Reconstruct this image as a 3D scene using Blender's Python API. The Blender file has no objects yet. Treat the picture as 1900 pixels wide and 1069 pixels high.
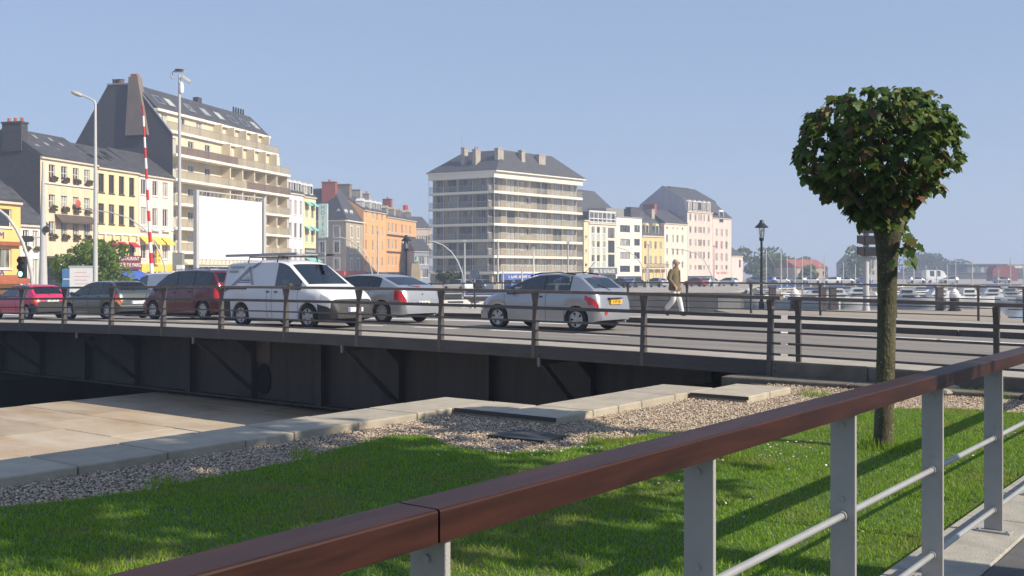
import bpy, bmesh, math, random
import numpy as np
from mathutils import Vector, Matrix, Euler
random.seed(11)
rng = np.random.default_rng(11)
S = bpy.context.scene
C = S.collection
R = math.radians

# ---------------------------------------------------------------- camera
FPX, HZ, CZ = 1960.0, 508.0, 1.45      # focal length and horizon row of the 1900 px wide photograph, eye height
cd = bpy.data.cameras.new('camera')
cam = bpy.data.objects.new('camera', cd)
C.objects.link(cam)
cam.location = (0, 0, CZ)
cam.rotation_euler = (R(90), 0, 0)
cd.sensor_width = 36.0
cd.lens = 36.0 * FPX / 1900.0
cd.shift_y = -26.5 / 1900.0
cd.clip_start = 0.05
cd.clip_end = 9000
S.camera = cam

# ---------------------------------------------------------------- sky, sun, exposure
SUN_AZ = math.atan2(0.887, -0.461)      # clockwise from +Y
SUN_EL = R(36)
w = bpy.data.worlds.new('World')
S.world = w
w.use_nodes = True
wn = w.node_tree.nodes
wl = w.node_tree.links
bgn = wn['Background']
sky = wn.new('ShaderNodeTexSky')
sky.sky_type = 'NISHITA'
sky.sun_disc = False
sky.sun_elevation = SUN_EL
sky.sun_rotation = SUN_AZ
sky.altitude = 0
sky.air_density = 1.0
sky.dust_density = 0.3
sky.ozone_density = 5.0
gm = wn.new('ShaderNodeGamma'); gm.inputs[1].default_value = 0.35       # hazy air: an evenly bright sky
tn = wn.new('ShaderNodeMix'); tn.data_type = 'RGBA'; tn.blend_type = 'MULTIPLY'; tn.inputs[0].default_value = 1.0; tn.inputs[7].default_value = (1.32, 1.48, 1.84, 1)
wl.new(sky.outputs[0], gm.inputs[0]); wl.new(gm.outputs[0], tn.inputs[6]); wl.new(tn.outputs[2], bgn.inputs[0])
bgn.inputs[1].default_value = 0.15
sl = bpy.data.lights.new('sun', 'SUN')
sl.energy = 4.5
sl.angle = R(0.6)
sl.color = (1.0, 0.885, 0.71)
so = bpy.data.objects.new('sun', sl)
C.objects.link(so)
sd = Vector((math.sin(SUN_AZ) * math.cos(SUN_EL), math.cos(SUN_AZ) * math.cos(SUN_EL), math.sin(SUN_EL)))
so.rotation_euler = sd.to_track_quat('Z', 'Y').to_euler()
so.location = (60, -40, 60)
S.view_settings.view_transform = 'Standard'
S.view_settings.look = 'None'
S.view_settings.exposure = 0.55
S.view_settings.gamma = 1.0
S.render.engine = 'CYCLES'
S.cycles.max_bounces = 8
S.cycles.transparent_max_bounces = 16
S.cycles.volume_bounces = 1
S.cycles.caustics_reflective = False
S.cycles.caustics_refractive = False

# ---------------------------------------------------------------- helpers
def G(px, py, z):
    """photo pixel -> point on the level z"""
    Y = FPX * (CZ - z) / (py - HZ)
    return Vector(((px - 950.0) * Y / FPX, Y, z))
def P(px, py, Y):
    return Vector(((px - 950.0) * Y / FPX, Y, CZ + (HZ - py) * Y / FPX))
def hz(py, Y):
    return CZ + (HZ - py) * Y / FPX
U = Vector((0.605, 0.796))            # quay direction in plan
V = Vector((0.796, -0.605))           # across the quay, along the bridge to the right

_M = {}
def mat(name, col, rough=0.8, var=0.12, scale=3.0, bump=0.0, bscale=40.0, metal=0.0, col2=None, coat=0.0, orand=0.0, spec=0.5, detail=6.0, emit=None, stretch=None):
    if name in _M: return _M[name]
    m = bpy.data.materials.new(name); m.use_nodes = True
    nt = m.node_tree; n = nt.nodes; l = nt.links
    b = n['Principled BSDF']
    b.inputs['Roughness'].default_value = rough
    b.inputs['Metallic'].default_value = metal
    b.inputs['Specular IOR Level'].default_value = spec
    b.inputs['Coat Weight'].default_value = coat
    b.inputs['Coat Roughness'].default_value = 0.06
    tc = n.new('ShaderNodeTexCoord')
    src = tc.outputs['Object']
    if stretch:
        mp = n.new('ShaderNodeMapping'); mp.inputs['Scale'].default_value = stretch
        l.new(src, mp.inputs[0]); src = mp.outputs[0]
    nz = n.new('ShaderNodeTexNoise'); nz.inputs['Scale'].default_value = scale; nz.inputs['Detail'].default_value = detail
    nz.inputs['Roughness'].default_value = 0.65
    l.new(src, nz.inputs['Vector'])
    c1 = [max(0, c * (1 - var)) for c in col]
    c2 = list(col2) if col2 else [min(1, c * (1 + var)) for c in col]
    rp = n.new('ShaderNodeValToRGB')
    rp.color_ramp.elements[0].position = 0.3; rp.color_ramp.elements[0].color = (*c1, 1)
    rp.color_ramp.elements[1].position = 0.7; rp.color_ramp.elements[1].color = (*c2, 1)
    l.new(nz.outputs['Fac'], rp.inputs[0])
    out = rp.outputs[0]
    if orand:
        oi = n.new('ShaderNodeObjectInfo')
        mr = n.new('ShaderNodeMapRange'); mr.inputs[3].default_value = 1 - orand; mr.inputs[4].default_value = 1 + orand
        l.new(oi.outputs['Random'], mr.inputs[0])
        hs = n.new('ShaderNodeHueSaturation'); l.new(out, hs.inputs['Color']); l.new(mr.outputs[0], hs.inputs['Value'])
        out = hs.outputs[0]
    l.new(out, b.inputs['Base Color'])
    if bump:
        n2 = n.new('ShaderNodeTexNoise'); n2.inputs['Scale'].default_value = bscale; n2.inputs['Detail'].default_value = 4
        l.new(src, n2.inputs['Vector'])
        bp = n.new('ShaderNodeBump'); bp.inputs['Strength'].default_value = bump; bp.inputs['Distance'].default_value = 0.02
        l.new(n2.outputs['Fac'], bp.inputs['Height']); l.new(bp.outputs[0], b.inputs['Normal'])
    if emit:
        b.inputs['Emission Color'].default_value = (*emit[:3], 1); b.inputs['Emission Strength'].default_value = emit[3]
    _M[name] = m
    return m

class MB:
    def __init__(s): s.v = []; s.f = []
    def pts(s, ps):
        i = len(s.v); s.v += [tuple(p) for p in ps]; return i
    def face(s, ps):
        i = s.pts(ps); s.f.append(tuple(range(i, i + len(ps)))); return s
    def box(s, x0, x1, y0, y1, z0, z1):
        i = s.pts([(x0,y0,z0),(x1,y0,z0),(x1,y1,z0),(x0,y1,z0),(x0,y0,z1),(x1,y0,z1),(x1,y1,z1),(x0,y1,z1)])
        for q in ((0,3,2,1),(4,5,6,7),(0,1,5,4),(1,2,6,5),(2,3,7,6),(3,0,4,7)): s.f.append(tuple(i + k for k in q))
        return s
    def beam(s, a, b, w, h, up=(0,0,1)):
        a = Vector(a); b = Vector(b); d = (b - a).normalized(); up = Vector(up)
        if abs(d.dot(up)) > 0.98: up = Vector((1,0,0))
        sx = d.cross(up).normalized() * (w / 2); sz = sx.cross(d).normalized() * (h / 2)
        i = s.pts([p + e for p in (a, b) for e in (-sx - sz, sx - sz, sx + sz, -sx + sz)])
        for q in ((0,1,2,3),(7,6,5,4),(0,4,5,1),(1,5,6,2),(2,6,7,3),(3,7,4,0)): s.f.append(tuple(i + k for k in q))
        return s
    def loft(s, rows, closed=True, caps=True):
        m = len(rows[0]); base = [s.pts(r) for r in rows]
        for a, b in zip(base, base[1:]):
            for k in range(m if closed else m - 1):
                k2 = (k + 1) % m
                s.f.append((a + k, a + k2, b + k2, b + k))
        if caps and closed:
            s.f.append(tuple(base[0] + k for k in reversed(range(m)))); s.f.append(tuple(base[-1] + k for k in range(m)))
        return s
    def tube(s, ps, r, n=8, caps=True):
        ps = [Vector(p) for p in ps]
        rs = r if isinstance(r, (list, tuple)) else [r] * len(ps)
        rows = []; ref = None
        for i, p in enumerate(ps):
            d = (ps[min(i + 1, len(ps) - 1)] - ps[max(i - 1, 0)]).normalized()
            if ref is None:
                ref = Vector((0,0,1)) if abs(d.z) < 0.9 else Vector((1,0,0))
            a = d.cross(ref).normalized(); ref = a.cross(d).normalized()
            rows.append([p + (a * math.cos(t) + ref * math.sin(t)) * rs[i] for t in [2 * math.pi * k / n for k in range(n)]])
        return s.loft(rows, True, caps)
    def lathe(s, prof, n=12, c=(0,0,0), axis='z', caps=True):
        rows = []
        for r, z in prof:
            row = []
            for k in range(n):
                t = 2 * math.pi * k / n; a, b = r * math.cos(t), r * math.sin(t)
                p = (a, b, z) if axis == 'z' else ((a, z, b) if axis == 'y' else (z, a, b))
                row.append((p[0] + c[0], p[1] + c[1], p[2] + c[2]))
            rows.append(row)
        return s.loft(rows, True, caps)
    def prism(s, poly, z0, z1):
        m = len(poly)
        a = s.pts([(p[0], p[1], z0) for p in poly]); b = s.pts([(p[0], p[1], z1) for p in poly])
        s.f.append(tuple(a + k for k in reversed(range(m)))); s.f.append(tuple(b + k for k in range(m)))
        for k in range(m):
            k2 = (k + 1) % m; s.f.append((a + k, a + k2, b + k2, b + k))
        return s
    def extr(s, poly, vec):
        vec = Vector(vec); m = len(poly)
        a = s.pts([Vector(p) for p in poly]); b = s.pts([Vector(p) + vec for p in poly])
        s.f.append(tuple(a + k for k in reversed(range(m)))); s.f.append(tuple(b + k for k in range(m)))
        for k in range(m):
            k2 = (k + 1) % m; s.f.append((a + k, a + k2, b + k2, b + k))
        return s
    def ell(s, c, rx, ry, rz, n=12, m=7):
        rows = []
        for j in range(m + 1):
            t = math.pi * (j / m - 0.5); q = max(0.02, math.cos(t))
            rows.append([(c[0] + rx * q * math.cos(2*math.pi*k/n), c[1] + ry * q * math.sin(2*math.pi*k/n), c[2] + rz * math.sin(t)) for k in range(n)])
        return s.loft(rows, True, True)
    def mesh(s, name, m, smooth=None, fix=True):
        me = bpy.data.meshes.new(name); me.from_pydata(s.v, [], s.f); me.validate()
        if fix:
            bm = bmesh.new(); bm.from_mesh(me); bmesh.ops.recalc_face_normals(bm, faces=bm.faces); bm.to_mesh(me); bm.free()
        if smooth is not None:
            me.polygons.foreach_set('use_smooth', [True] * len(me.polygons))
            me.set_sharp_from_angle(angle=R(smooth))
        me.materials.append(m)
        return me
    def build(s, name, m, parent=None, smooth=None, M=None, fix=True):
        return put(name, s.mesh(name, m, smooth, fix), parent, M)

def put(name, me, parent=None, M=None):
    o = bpy.data.objects.new(name, me); C.objects.link(o)
    if parent: o.parent = parent
    if M is not None: o.matrix_local = M
    return o
def tag(o, label=None, cat=None, group=None, kind=None):
    if label: o['label'] = label
    if cat: o['category'] = cat
    if group: o['group'] = group
    if kind: o['kind'] = kind
    return o
def empty(name, loc, rz=0.0, label=None, cat=None, group=None):
    o = bpy.data.objects.new(name, None); C.objects.link(o)
    o.location = loc; o.rotation_euler = (0, 0, rz); o.empty_display_size = 0.3
    return tag(o, label, cat, group)
def struct(name, mb, m, smooth=None):
    return tag(mb.build(name, m, None, smooth), kind='structure')
def copy_tree(o, parent=None):
    c = o.copy(); C.objects.link(c); c.parent = parent
    for ch in o.children: copy_tree(ch, c)
    return c
def bevel(o, wd, seg=2):
    b = o.modifiers.new('bevel', 'BEVEL'); b.width = wd; b.segments = seg; b.limit_method = 'ANGLE'
    return o
_tx = {}
def text(parent, s, size, m, loc, rot=(R(90), 0, 0), name='lettering', ext=0.01, align='CENTER'):
    cu = bpy.data.curves.new('t', 'FONT'); cu.body = s; cu.size = size; cu.extrude = ext; cu.align_x = align; cu.align_y = 'CENTER'
    cu.resolution_u = 2
    ob = bpy.data.objects.new('t', cu); C.objects.link(ob)
    bpy.context.view_layer.update()
    me = bpy.data.meshes.new_from_object(ob.evaluated_get(bpy.context.evaluated_depsgraph_get()))
    bpy.data.objects.remove(ob); bpy.data.curves.remove(cu)
    me.materials.clear(); me.materials.append(m)
    o = put(name, me, parent); o.location = loc; o.rotation_euler = rot
    return o
def stuffmesh(name, verts, faces, m, parent=None):
    """fast mesh from numpy arrays, all faces of one size"""
    me = bpy.data.meshes.new(name); k = faces.shape[1]
    me.vertices.add(len(verts)); me.vertices.foreach_set('co', verts.astype(np.float32).ravel())
    me.loops.add(faces.size); me.loops.foreach_set('vertex_index', faces.astype(np.int32).ravel())
    me.polygons.add(len(faces)); me.polygons.foreach_set('loop_start', np.arange(0, faces.size, k, dtype=np.int32))
    me.update(calc_edges=True); me.materials.append(m)
    return tag(put(name, me, parent), kind='stuff')
def inpoly(x, y, poly):
    c = np.zeros(len(x), bool); n = len(poly)
    for i in range(n):
        x0, y0 = poly[i][:2]; x1, y1 = poly[(i + 1) % n][:2]
        if y0 == y1: continue
        c ^= ((y0 > y) != (y1 > y)) & (x < (x1 - x0) * (y - y0) / (y1 - y0) + x0)
    return c
def flat(poly, z):
    mb = MB(); mb.face([(p[0], p[1], z) for p in poly]); return mb
def sheet(name, poly, z, m):
    me = bpy.data.meshes.new(name); bm = bmesh.new()
    from mathutils.geometry import tessellate_polygon
    vs = [bm.verts.new((p[0], p[1], z)) for p in poly]
    for tri in tessellate_polygon([[Vector((p[0], p[1], 0)) for p in poly]]):
        f = bm.faces.new([vs[i] for i in tri]); f.normal_update()
        if f.normal.z < 0: f.normal_flip()
    bm.to_mesh(me); bm.free(); me.materials.append(m)
    return tag(put(name, me), kind='structure')

# bridge frame: s runs left along the bridge from its right end, d across it away from us
BRZ = math.atan2(-0.605, 0.796)
def zdeck(s):
    if s < -3: return max(0.0496 + (s + 3) * 0.012, -0.05)
    if s <= 30: return 0.10 + 0.01458 * s - 0.00074 * s * s
    t = min((s - 30) / 12.0, 1.0)
    return -0.1286 - 0.17 * (t * (2 - t))
def zroad(s): return zdeck(s) - 0.14
def B2(s, d): return (4.04 - 0.796 * s + 0.605 * d, 16.5 + 0.605 * s + 0.796 * d)
def B3(s, d, z): return Vector((*B2(s, d), z))
# ---------------------------------------------------------------- materials
asphalt = mat('asphalt', (0.215, 0.195, 0.175), 0.9, 0.22, 0.9, 0.3, 180, stretch=(.25, 2.2, 1), detail=12)
concrete = mat('concrete', (0.36, 0.33, 0.29), 0.9, 0.16, 2.5, 0.25, 60)
paint_white = mat('road_paint', (0.72, 0.71, 0.68), 0.7, 0.15, 6)
steel = mat('bridge_steel', (0.047, 0.044, 0.045), 0.55, 0.3, 3.0, 0.1, 25, stretch=(.5, 1, 1.6), detail=10)
steel_dk = mat('girder_steel', (0.036, 0.034, 0.034), 0.65, 0.3, 2.0, 0.12, 18, col2=(0.050, 0.046, 0.043), stretch=(1.6, 1.6, 0.18), detail=10)
rail_steel = mat('rail_steel', (0.084, 0.073, 0.068), 0.5, 0.25, 5.0)
rail_top = mat('rail_timber', (0.17, 0.135, 0.115), 0.7, 0.25, 6.0, 0.2, 30)
stone_lt = mat('coping_stone', (0.385, 0.345, 0.275), 0.9, 0.16, 3.0, 0.3, 45, orand=0.10)
stone_floor = mat('floor_stone', (0.47, 0.335, 0.215), 0.85, 0.25, 0.7, 0.2, 20, col2=(0.50, 0.445, 0.355), orand=0.14, detail=10, stretch=(.6, 1.5, 1))
stone_dk = mat('old_stone', (0.14, 0.12, 0.098), 0.95, 0.35, 2.2, 0.5, 25, col2=(0.20, 0.175, 0.14))
quay_stone = mat('quay_stone', (0.075, 0.072, 0.072), 0.95, 0.35, 0.4, 0.4, 4)
quay_brown = mat('quay_brown', (0.17, 0.13, 0.10), 0.95, 0.25, 0.3, 0.3, 4)
earth = mat('earth', (0.11, 0.085, 0.06), 1.0, 0.3, 5, 0.5, 60)
lawn_soil = mat('lawn_soil', (0.060, 0.115, 0.018), 1.0, 0.3, 4, 0.4, 60)
path_asph = mat('path_asphalt', (0.105, 0.105, 0.11), 0.95, 0.2, 5, 0.4, 250)
kerb_stone = mat('kerb_stone', (0.36, 0.34, 0.30), 0.9, 0.2, 5, 0.35, 80)
ground_m = mat('quay_paving', (0.33, 0.30, 0.265), 0.95, 0.15, 0.3)
apron_m = mat('apron_paving', (0.30, 0.255, 0.20), 0.95, 0.15, 0.6, 0.2, 10)
galv = mat('galvanised', (0.36, 0.37, 0.375), 0.42, 0.10, 4.0, 0.08, 60, metal=0.25)
galv_post = mat('post_paint', (0.34, 0.33, 0.315), 0.5, 0.08, 3.0, 0.15, 160)
greypole = mat('grey_pole', (0.47, 0.47, 0.47), 0.5, 0.08, 2.0)
blackm = mat('black_metal', (0.018, 0.018, 0.020), 0.45, 0.2, 4.0)
tyre_m = mat('tyre', (0.018, 0.018, 0.018), 0.85, 0.2, 10)
plastic = mat('dark_plastic', (0.030, 0.030, 0.032), 0.6, 0.1, 10)
rim_m = mat('rim_metal', (0.42, 0.42, 0.43), 0.35, 0.05, 5, metal=0.7)
seat_m = mat('car_seat', (0.045, 0.047, 0.055), 0.9, 0.15, 5)
red_lens = mat('red_lens', (0.50, 0.012, 0.02), 0.15, 0.1, 6, coat=0.6)
orange_lens = mat('orange_lens', (0.62, 0.20, 0.02), 0.15, 0.1, 6, coat=0.6)
mirror_m = mat('mirror_glass', (0.5, 0.52, 0.55), 0.04, 0.02, 3, metal=1.0)
clear_lens = mat('clear_lens', (0.40, 0.42, 0.45), 0.12, 0.08, 8, coat=0.8)
plate_w = mat('plate_white', (0.78, 0.78, 0.76), 0.5, 0.03, 4)
plate_y = mat('plate_yellow', (0.75, 0.42, 0.03), 0.5, 0.04, 4)
plate_blue = mat('plate_blue', (0.04, 0.10, 0.42), 0.5, 0.04, 4)
ink = mat('ink', (0.02, 0.02, 0.025), 0.7, 0.05, 4)
white_m = mat('white_paint', (0.80, 0.80, 0.79), 0.5, 0.05, 3.0)
framew = mat('window_frame', (0.72, 0.71, 0.68), 0.6, 0.05, 2.0)
slate = mat('slate', (0.050, 0.050, 0.057), 0.6, 0.35, 0.9, 0.25, 6, col2=(0.088, 0.088, 0.096), stretch=(1, 1, 4), detail=10)
slate_wall = mat('slate_hanging', (0.058, 0.057, 0.066), 0.75, 0.2, 1.2, 0.2, 6, stretch=(1, 1, 4))
zinc = mat('zinc', (0.33, 0.34, 0.36), 0.45, 0.12, 2.0, metal=0.3)
brick_m = mat('brick_red', (0.30, 0.085, 0.062), 0.9, 0.25, 3.0, 0.2, 10)
render_ch = mat('chimney_render', (0.38, 0.34, 0.29), 0.9, 0.18, 1.5)
terracotta = mat('terracotta', (0.34, 0.10, 0.05), 0.8, 0.2, 3.0)

def paint(name, col):
    m = mat(name, col, 0.36, 0.04, 2.0, metal=0.6, coat=0.9)
    return m
def glassy(name, tint, amount):
    """car glass: tinted, see-through, mirror-like at a slant"""
    m = bpy.data.materials.new(name); m.use_nodes = True; nt = m.node_tree; n = nt.nodes; l = nt.links
    n.remove(n['Principled BSDF'])
    tr = n.new('ShaderNodeBsdfTransparent'); tr.inputs[0].default_value = (*tint, 1)
    gl = n.new('ShaderNodeBsdfGlossy'); gl.inputs['Roughness'].default_value = 0.03; gl.inputs[0].default_value = (0.9, 0.93, 0.95, 1)
    fr = n.new('ShaderNodeFresnel'); fr.inputs[0].default_value = 1.5
    ad = n.new('ShaderNodeMath'); ad.operation = 'ADD'; ad.inputs[1].default_value = amount; ad.use_clamp = True
    l.new(fr.outputs[0], ad.inputs[0])
    mx = n.new('ShaderNodeMixShader'); l.new(ad.outputs[0], mx.inputs[0]); l.new(tr.outputs[0], mx.inputs[1]); l.new(gl.outputs[0], mx.inputs[2])
    l.new(mx.outputs[0], n['Material Output'].inputs[0]); return m
car_glass = glassy('car_glass', (0.50, 0.56, 0.54), 0.09)
car_glass_dk = glassy('car_glass_dark', (0.09, 0.10, 0.11), 0.05)
lantern_glass = glassy('lantern_glass', (0.85, 0.87, 0.88), 0.04)

def mesh_panel(name, col, alpha):
    m = bpy.data.materials.new(name); m.use_nodes = True; n = m.node_tree.nodes; l = m.node_tree.links
    b = n['Principled BSDF']; b.inputs['Base Color'].default_value = (*col, 1); b.inputs['Roughness'].default_value = 0.6
    b.inputs['Alpha'].default_value = alpha
    return m
bal_glass = mesh_panel('balcony_panel', (0.42, 0.37, 0.28), 0.62)
bal_brown = mesh_panel('balcony_panel_brown', (0.20, 0.145, 0.12), 0.8)
bal_bars = mesh_panel('balcony_bars', (0.30, 0.27, 0.23), 0.30)

def winglass(name, dark, light, share):
    """window panes: dark glass, some with pale curtains behind, by object"""
    m = bpy.data.materials.new(name); m.use_nodes = True; n = m.node_tree.nodes; l = m.node_tree.links
    b = n['Principled BSDF']; b.inputs['Roughness'].default_value = 0.08; b.inputs['Specular IOR Level'].default_value = 0.6
    oi = n.new('ShaderNodeObjectInfo'); tc = n.new('ShaderNodeTexCoord')
    wv = n.new('ShaderNodeTexNoise'); wv.inputs['Scale'].default_value = 1.3
    mp = n.new('ShaderNodeMapping'); mp.inputs['Scale'].default_value = (3.0, 1, 0.35)
    ad = n.new('ShaderNodeVectorMath'); ad.operation = 'ADD'
    l.new(tc.outputs['Object'], ad.inputs[0]); l.new(oi.outputs['Random'], ad.inputs[1]); l.new(ad.outputs[0], mp.inputs[0]); l.new(mp.outputs[0], wv.inputs['Vector'])
    sm = n.new('ShaderNodeMath'); sm.operation = 'MULTIPLY_ADD'; sm.inputs[1].default_value = 0.9; l.new(wv.outputs['Fac'], sm.inputs[0]); l.new(oi.outputs['Random'], sm.inputs[2])
    rp = n.new('ShaderNodeValToRGB'); rp.color_ramp.elements[0].position = 1.0 - share; rp.color_ramp.elements[0].color = (*dark, 1)
    rp.color_ramp.elements[1].position = min(1.0, 1.15 - share); rp.color_ramp.elements[1].color = (*light, 1)
    dv = n.new('ShaderNodeMath'); dv.operation = 'MULTIPLY'; dv.inputs[1].default_value = 0.62; l.new(sm.outputs[0], dv.inputs[0])
    l.new(dv.outputs[0], rp.inputs[0]); l.new(rp.outputs[0], b.inputs['Base Color'])
    return m
pane_m = winglass('window_pane', (0.035, 0.04, 0.045), (0.34, 0.34, 0.31), 0.45)
pane_dk = winglass('window_pane_dark', (0.022, 0.026, 0.032), (0.16, 0.16, 0.15), 0.30)
pane_cur = winglass('window_pane_curtain', (0.06, 0.065, 0.06), (0.50, 0.50, 0.44), 0.60)
# ---------------------------------------------------------------- setting: water, land, roads
def water_mat():
    m = bpy.data.materials.new('harbour_water'); m.use_nodes = True; n = m.node_tree.nodes; l = m.node_tree.links
    b = n['Principled BSDF']; b.inputs['Base Color'].default_value = (0.012, 0.020, 0.022, 1); b.inputs['Roughness'].default_value = 0.06
    tc = n.new('ShaderNodeTexCoord'); nz = n.new('ShaderNodeTexNoise'); nz.inputs['Scale'].default_value = 1.6; nz.inputs['Detail'].default_value = 3
    bp = n.new('ShaderNodeBump'); bp.inputs['Strength'].default_value = 0.25; bp.inputs['Distance'].default_value = 0.05
    l.new(tc.outputs['Object'], nz.inputs['Vector']); l.new(nz.outputs['Fac'], bp.inputs['Height']); l.new(bp.outputs[0], b.inputs['Normal'])
    return m
WZ, GZ = -2.4, -0.6
sheet('water', [(-140, -120), (400, -120), (400, 260), (-140, 260)], WZ, water_mat())
shore = [(-86, -51), (-20.6, 35.3), (-10.7, 48.3), (-12, 108), (23, 108), (47, 196), (300, 215)]
sheet('ground', [(-4000, -120)] + shore + [(4000, 300), (4000, 5000), (-4000, 5000)], GZ, ground_m)

def wallrun(name, pts, z0, z1, th, m, label, side=1):
    e = empty(name, (pts[0][0], pts[0][1], z0), 0, label, 'quay wall')
    for a, b in zip(pts, pts[1:]):
        a = Vector(a) - Vector(pts[0]); b = Vector(b) - Vector(pts[0]); d = (b - a).normalized(); nn = Vector((-d.y, d.x)) * th * side
        mb = MB(); mb.prism([a, b, b + nn, a + nn], 0, z1 - z0); mb.build('wall', m, e)
        mb = MB(); k = nn * 0.06; mb.prism([a - k * 0.8, b - k * 0.8, b + nn * .5, a + nn * .5], z1 - z0 + 0.003, z1 - z0 + 0.16); mb.build('coping', stone_lt, e)
    return e
wallrun('quay_wall', [(-12, 108), (21, 108)], -4, GZ - 0.01, 1.2, quay_stone, 'dark stone quay wall beyond the bridge behind the silver hatchback')
wallrun('quay_wall', [(21.05, 108), (23.4, 108)], -4, GZ - 0.01, 1.2, mat('pale_quay', (0.24, 0.235, 0.22), 0.9, 0.2, 0.5), 'short pale end block of the quay wall right of the man')
wallrun('quay_wall', [(23, 108.5), (47, 196)], -4, GZ - 0.01, 1.2, quay_stone, 'quay wall receding below the pink houses towards the marina')
wallrun('quay_wall', [(47, 196), (300, 215)], -4, GZ - 0.01, 1.2, quay_brown, 'long brown quay wall behind the moored boats')
wallrun('quay_wall', [(-86, -51), (-20.6, 35.3), (-10.7, 48.3), (-12, 108)], -4, GZ - 0.01, 1.2, quay_stone, 'canal wall on the far side under the bridge')

# right-hand quay apron beyond the bridge
apr = [(8.8, 33.6), (8.8, 46), (21.2, 46), (17.2, 36.2), (26, 30), (60, 8), (44, -6), B2(-2, 16.5), B2(6, 16.5)]
apron = MB(); apron.prism([(8.8, 33.9), (13.2, 30.4), (15.5, 28.6), (32, 16.2), (60, 20), (17.2, 36.4), (21.2, 46), (8.8, 46)], -4, -0.12)
struct('quay_apron', apron, apron_m)

# road decks, following the bridge camber
def strip(mb, s0, s1, d0, d1, zf, step=1.5, off=0.0):
    n = max(1, int((s1 - s0) / step)); rows = []
    for i in range(n + 1):
        s = s0 + (s1 - s0) * i / n; z = zf(s) + off
        rows.append([(-s, d0, z), (-s, d1, z)])
    mb.loft(rows, closed=False); return mb
def decksec(mb, s0, s1, prof, step=1.5):
    n = max(1, int((s1 - s0) / step)); rows = []
    for i in range(n + 1):
        s = s0 + (s1 - s0) * i / n; z = zdeck(s); rows.append([(-s, d, z + dz) for d, dz in prof])
    mb.loft(rows); return mb
BO = (4.04, 16.5, 0)
def bframe(name, label=None, cat=None, kind=None):
    e = empty(name, BO, BRZ, label, cat); return e
PROF = [(0, -0.22), (0, 0), (1.3, 0), (1.3, -0.14), (10.9, -0.14), (10.9, 0), (16.4, 0), (16.4, -0.22)]
br = bframe('swing_bridge', 'dark steel swing bridge with deep plate girder carrying the road', 'bridge')
decksec(MB(), 0.0, 31.0, PROF).build('deck_slab', concrete, br, 30)
strip(MB(), 0.0, 31.0, 1.305, 10.85, zroad, off=0.004).build('roadway', asphalt, br)
def marking(parent, segs, d, wd, off=0.009):
    for a, b in segs:
        strip(MB(), a, b, d - wd / 2, d + wd / 2, zroad, off=off).build('road_marking', paint_white, parent)
marking(br, [(k * 2.6 + 0.4, k * 2.6 + 1.9) for k in range(12)], 5.2, 0.26)
marking(br, [(0.02, 30.9)], 9.1, 0.45)
def longbar(s0, s1, d0, d1, z0, z1, name, m, parent, zf=zdeck):
    decksec(MB(), s0, s1, [(d0, z0), (d1, z0), (d1, z1), (d0, z1)]).build(name, m, parent, 30)
longbar(0.0, 31.0, -0.07, -0.002, -0.235, -0.004, 'edge_beam', steel, br)
longbar(0.0, 31.0, 16.402, 16.47, -0.235, -0.004, 'edge_beam', steel, br)
longbar(0.0, 31.0, 10.83, 10.898, -0.13, 0.012, 'kerb_plate', mat('kerb_steel', (0.050, 0.042, 0.040), 0.6, 0.2, 4), br)
for dd in (1.9, 14.5):
    mb = MB(); n = 21; rows = []
    for i in range(n):
        s = 0.6 + 30.9 * i / (n - 1); zt = zdeck(s) - 0.225
        rows.append([(-s, dd, -1.7), (-s, dd + 0.04, -1.7), (-s, dd + 0.04, zt), (-s, dd, zt)])
    mb.loft(rows).build('girder_web', steel_dk, br)
    MB().box(-31.5, -0.6, dd - 0.24, dd + 0.28, -1.745, -1.702).build('bottom_flange', steel_dk, br)
for k in range(6):                                              # plain web stiffeners
    s = 1.95 + 5.1 * k
    mb = MB(); mb.box(-s - 0.02, -s + 0.02, 1.68, 1.898, -1.70, zdeck(s) - 0.23); mb.box(-s - 0.10, -s + 0.10, 1.665, 1.679, -1.70, zdeck(s) - 0.23)
    mb.build('stiffener', steel_dk, br)
for k in range(6):                                              # outrigger brackets with diagonal struts
    s = 4.47 + 5.1 * k; zt = zdeck(s) - 0.24
    mb = MB(); mb.box(-s - 0.02, -s + 0.02, 1.70, 1.898, -1.70, zt); mb.build('bracket_post', steel_dk, br)
    MB().extr([(-s - 0.025, 1.70, zt), (-s - 0.02, 1.1, zt), (-s - 0.02, 1.70, zt - 0.48)], (0.04, 0, 0)).build('gusset', steel_dk, br)
    MB().beam((-s, 0.08, zt - 0.06), (-s, 1.69, -1.45), 0.07, 0.10).build('strut', steel_dk, br)
    MB().beam((-s, 0.0, zt - 0.06), (-s, 1.72, zt - 0.06), 0.10, 0.11).build('outrigger', steel_dk, br)
    mb = MB(); mb.box(-s + 0.05, -s + 0.09, -0.10, -0.06, zt - 0.14, zt + 0.02); mb.build('drain_spout', mat('spout', (0.18, 0.18, 0.19), 0.6), br)
for k in range(12):                                             # cross beams under the deck
    s = 1.2 + 2.55 * k
    MB().box(-s - 0.06, -s + 0.06, 1.95, 14.49, -0.95, zdeck(s) - 0.235).build('cross_beam', steel_dk, br)
s0 = 14.4
MB().box(-s0 - 0.25, -s0 + 0.28, 1.86, 1.896, -0.80, zdeck(s0) - 0.24).build('cover_plate', mat('cover_steel', (0.105, 0.088, 0.075), 0.7, 0.15, 4), br)
mb = MB(); mb.lathe([(0.30, 0.0), (0.34, 0.0), (0.34, 0.05), (0.30, 0.05), (0.29, 0.012), (0.02, 0.01)], 20, axis='y')
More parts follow.
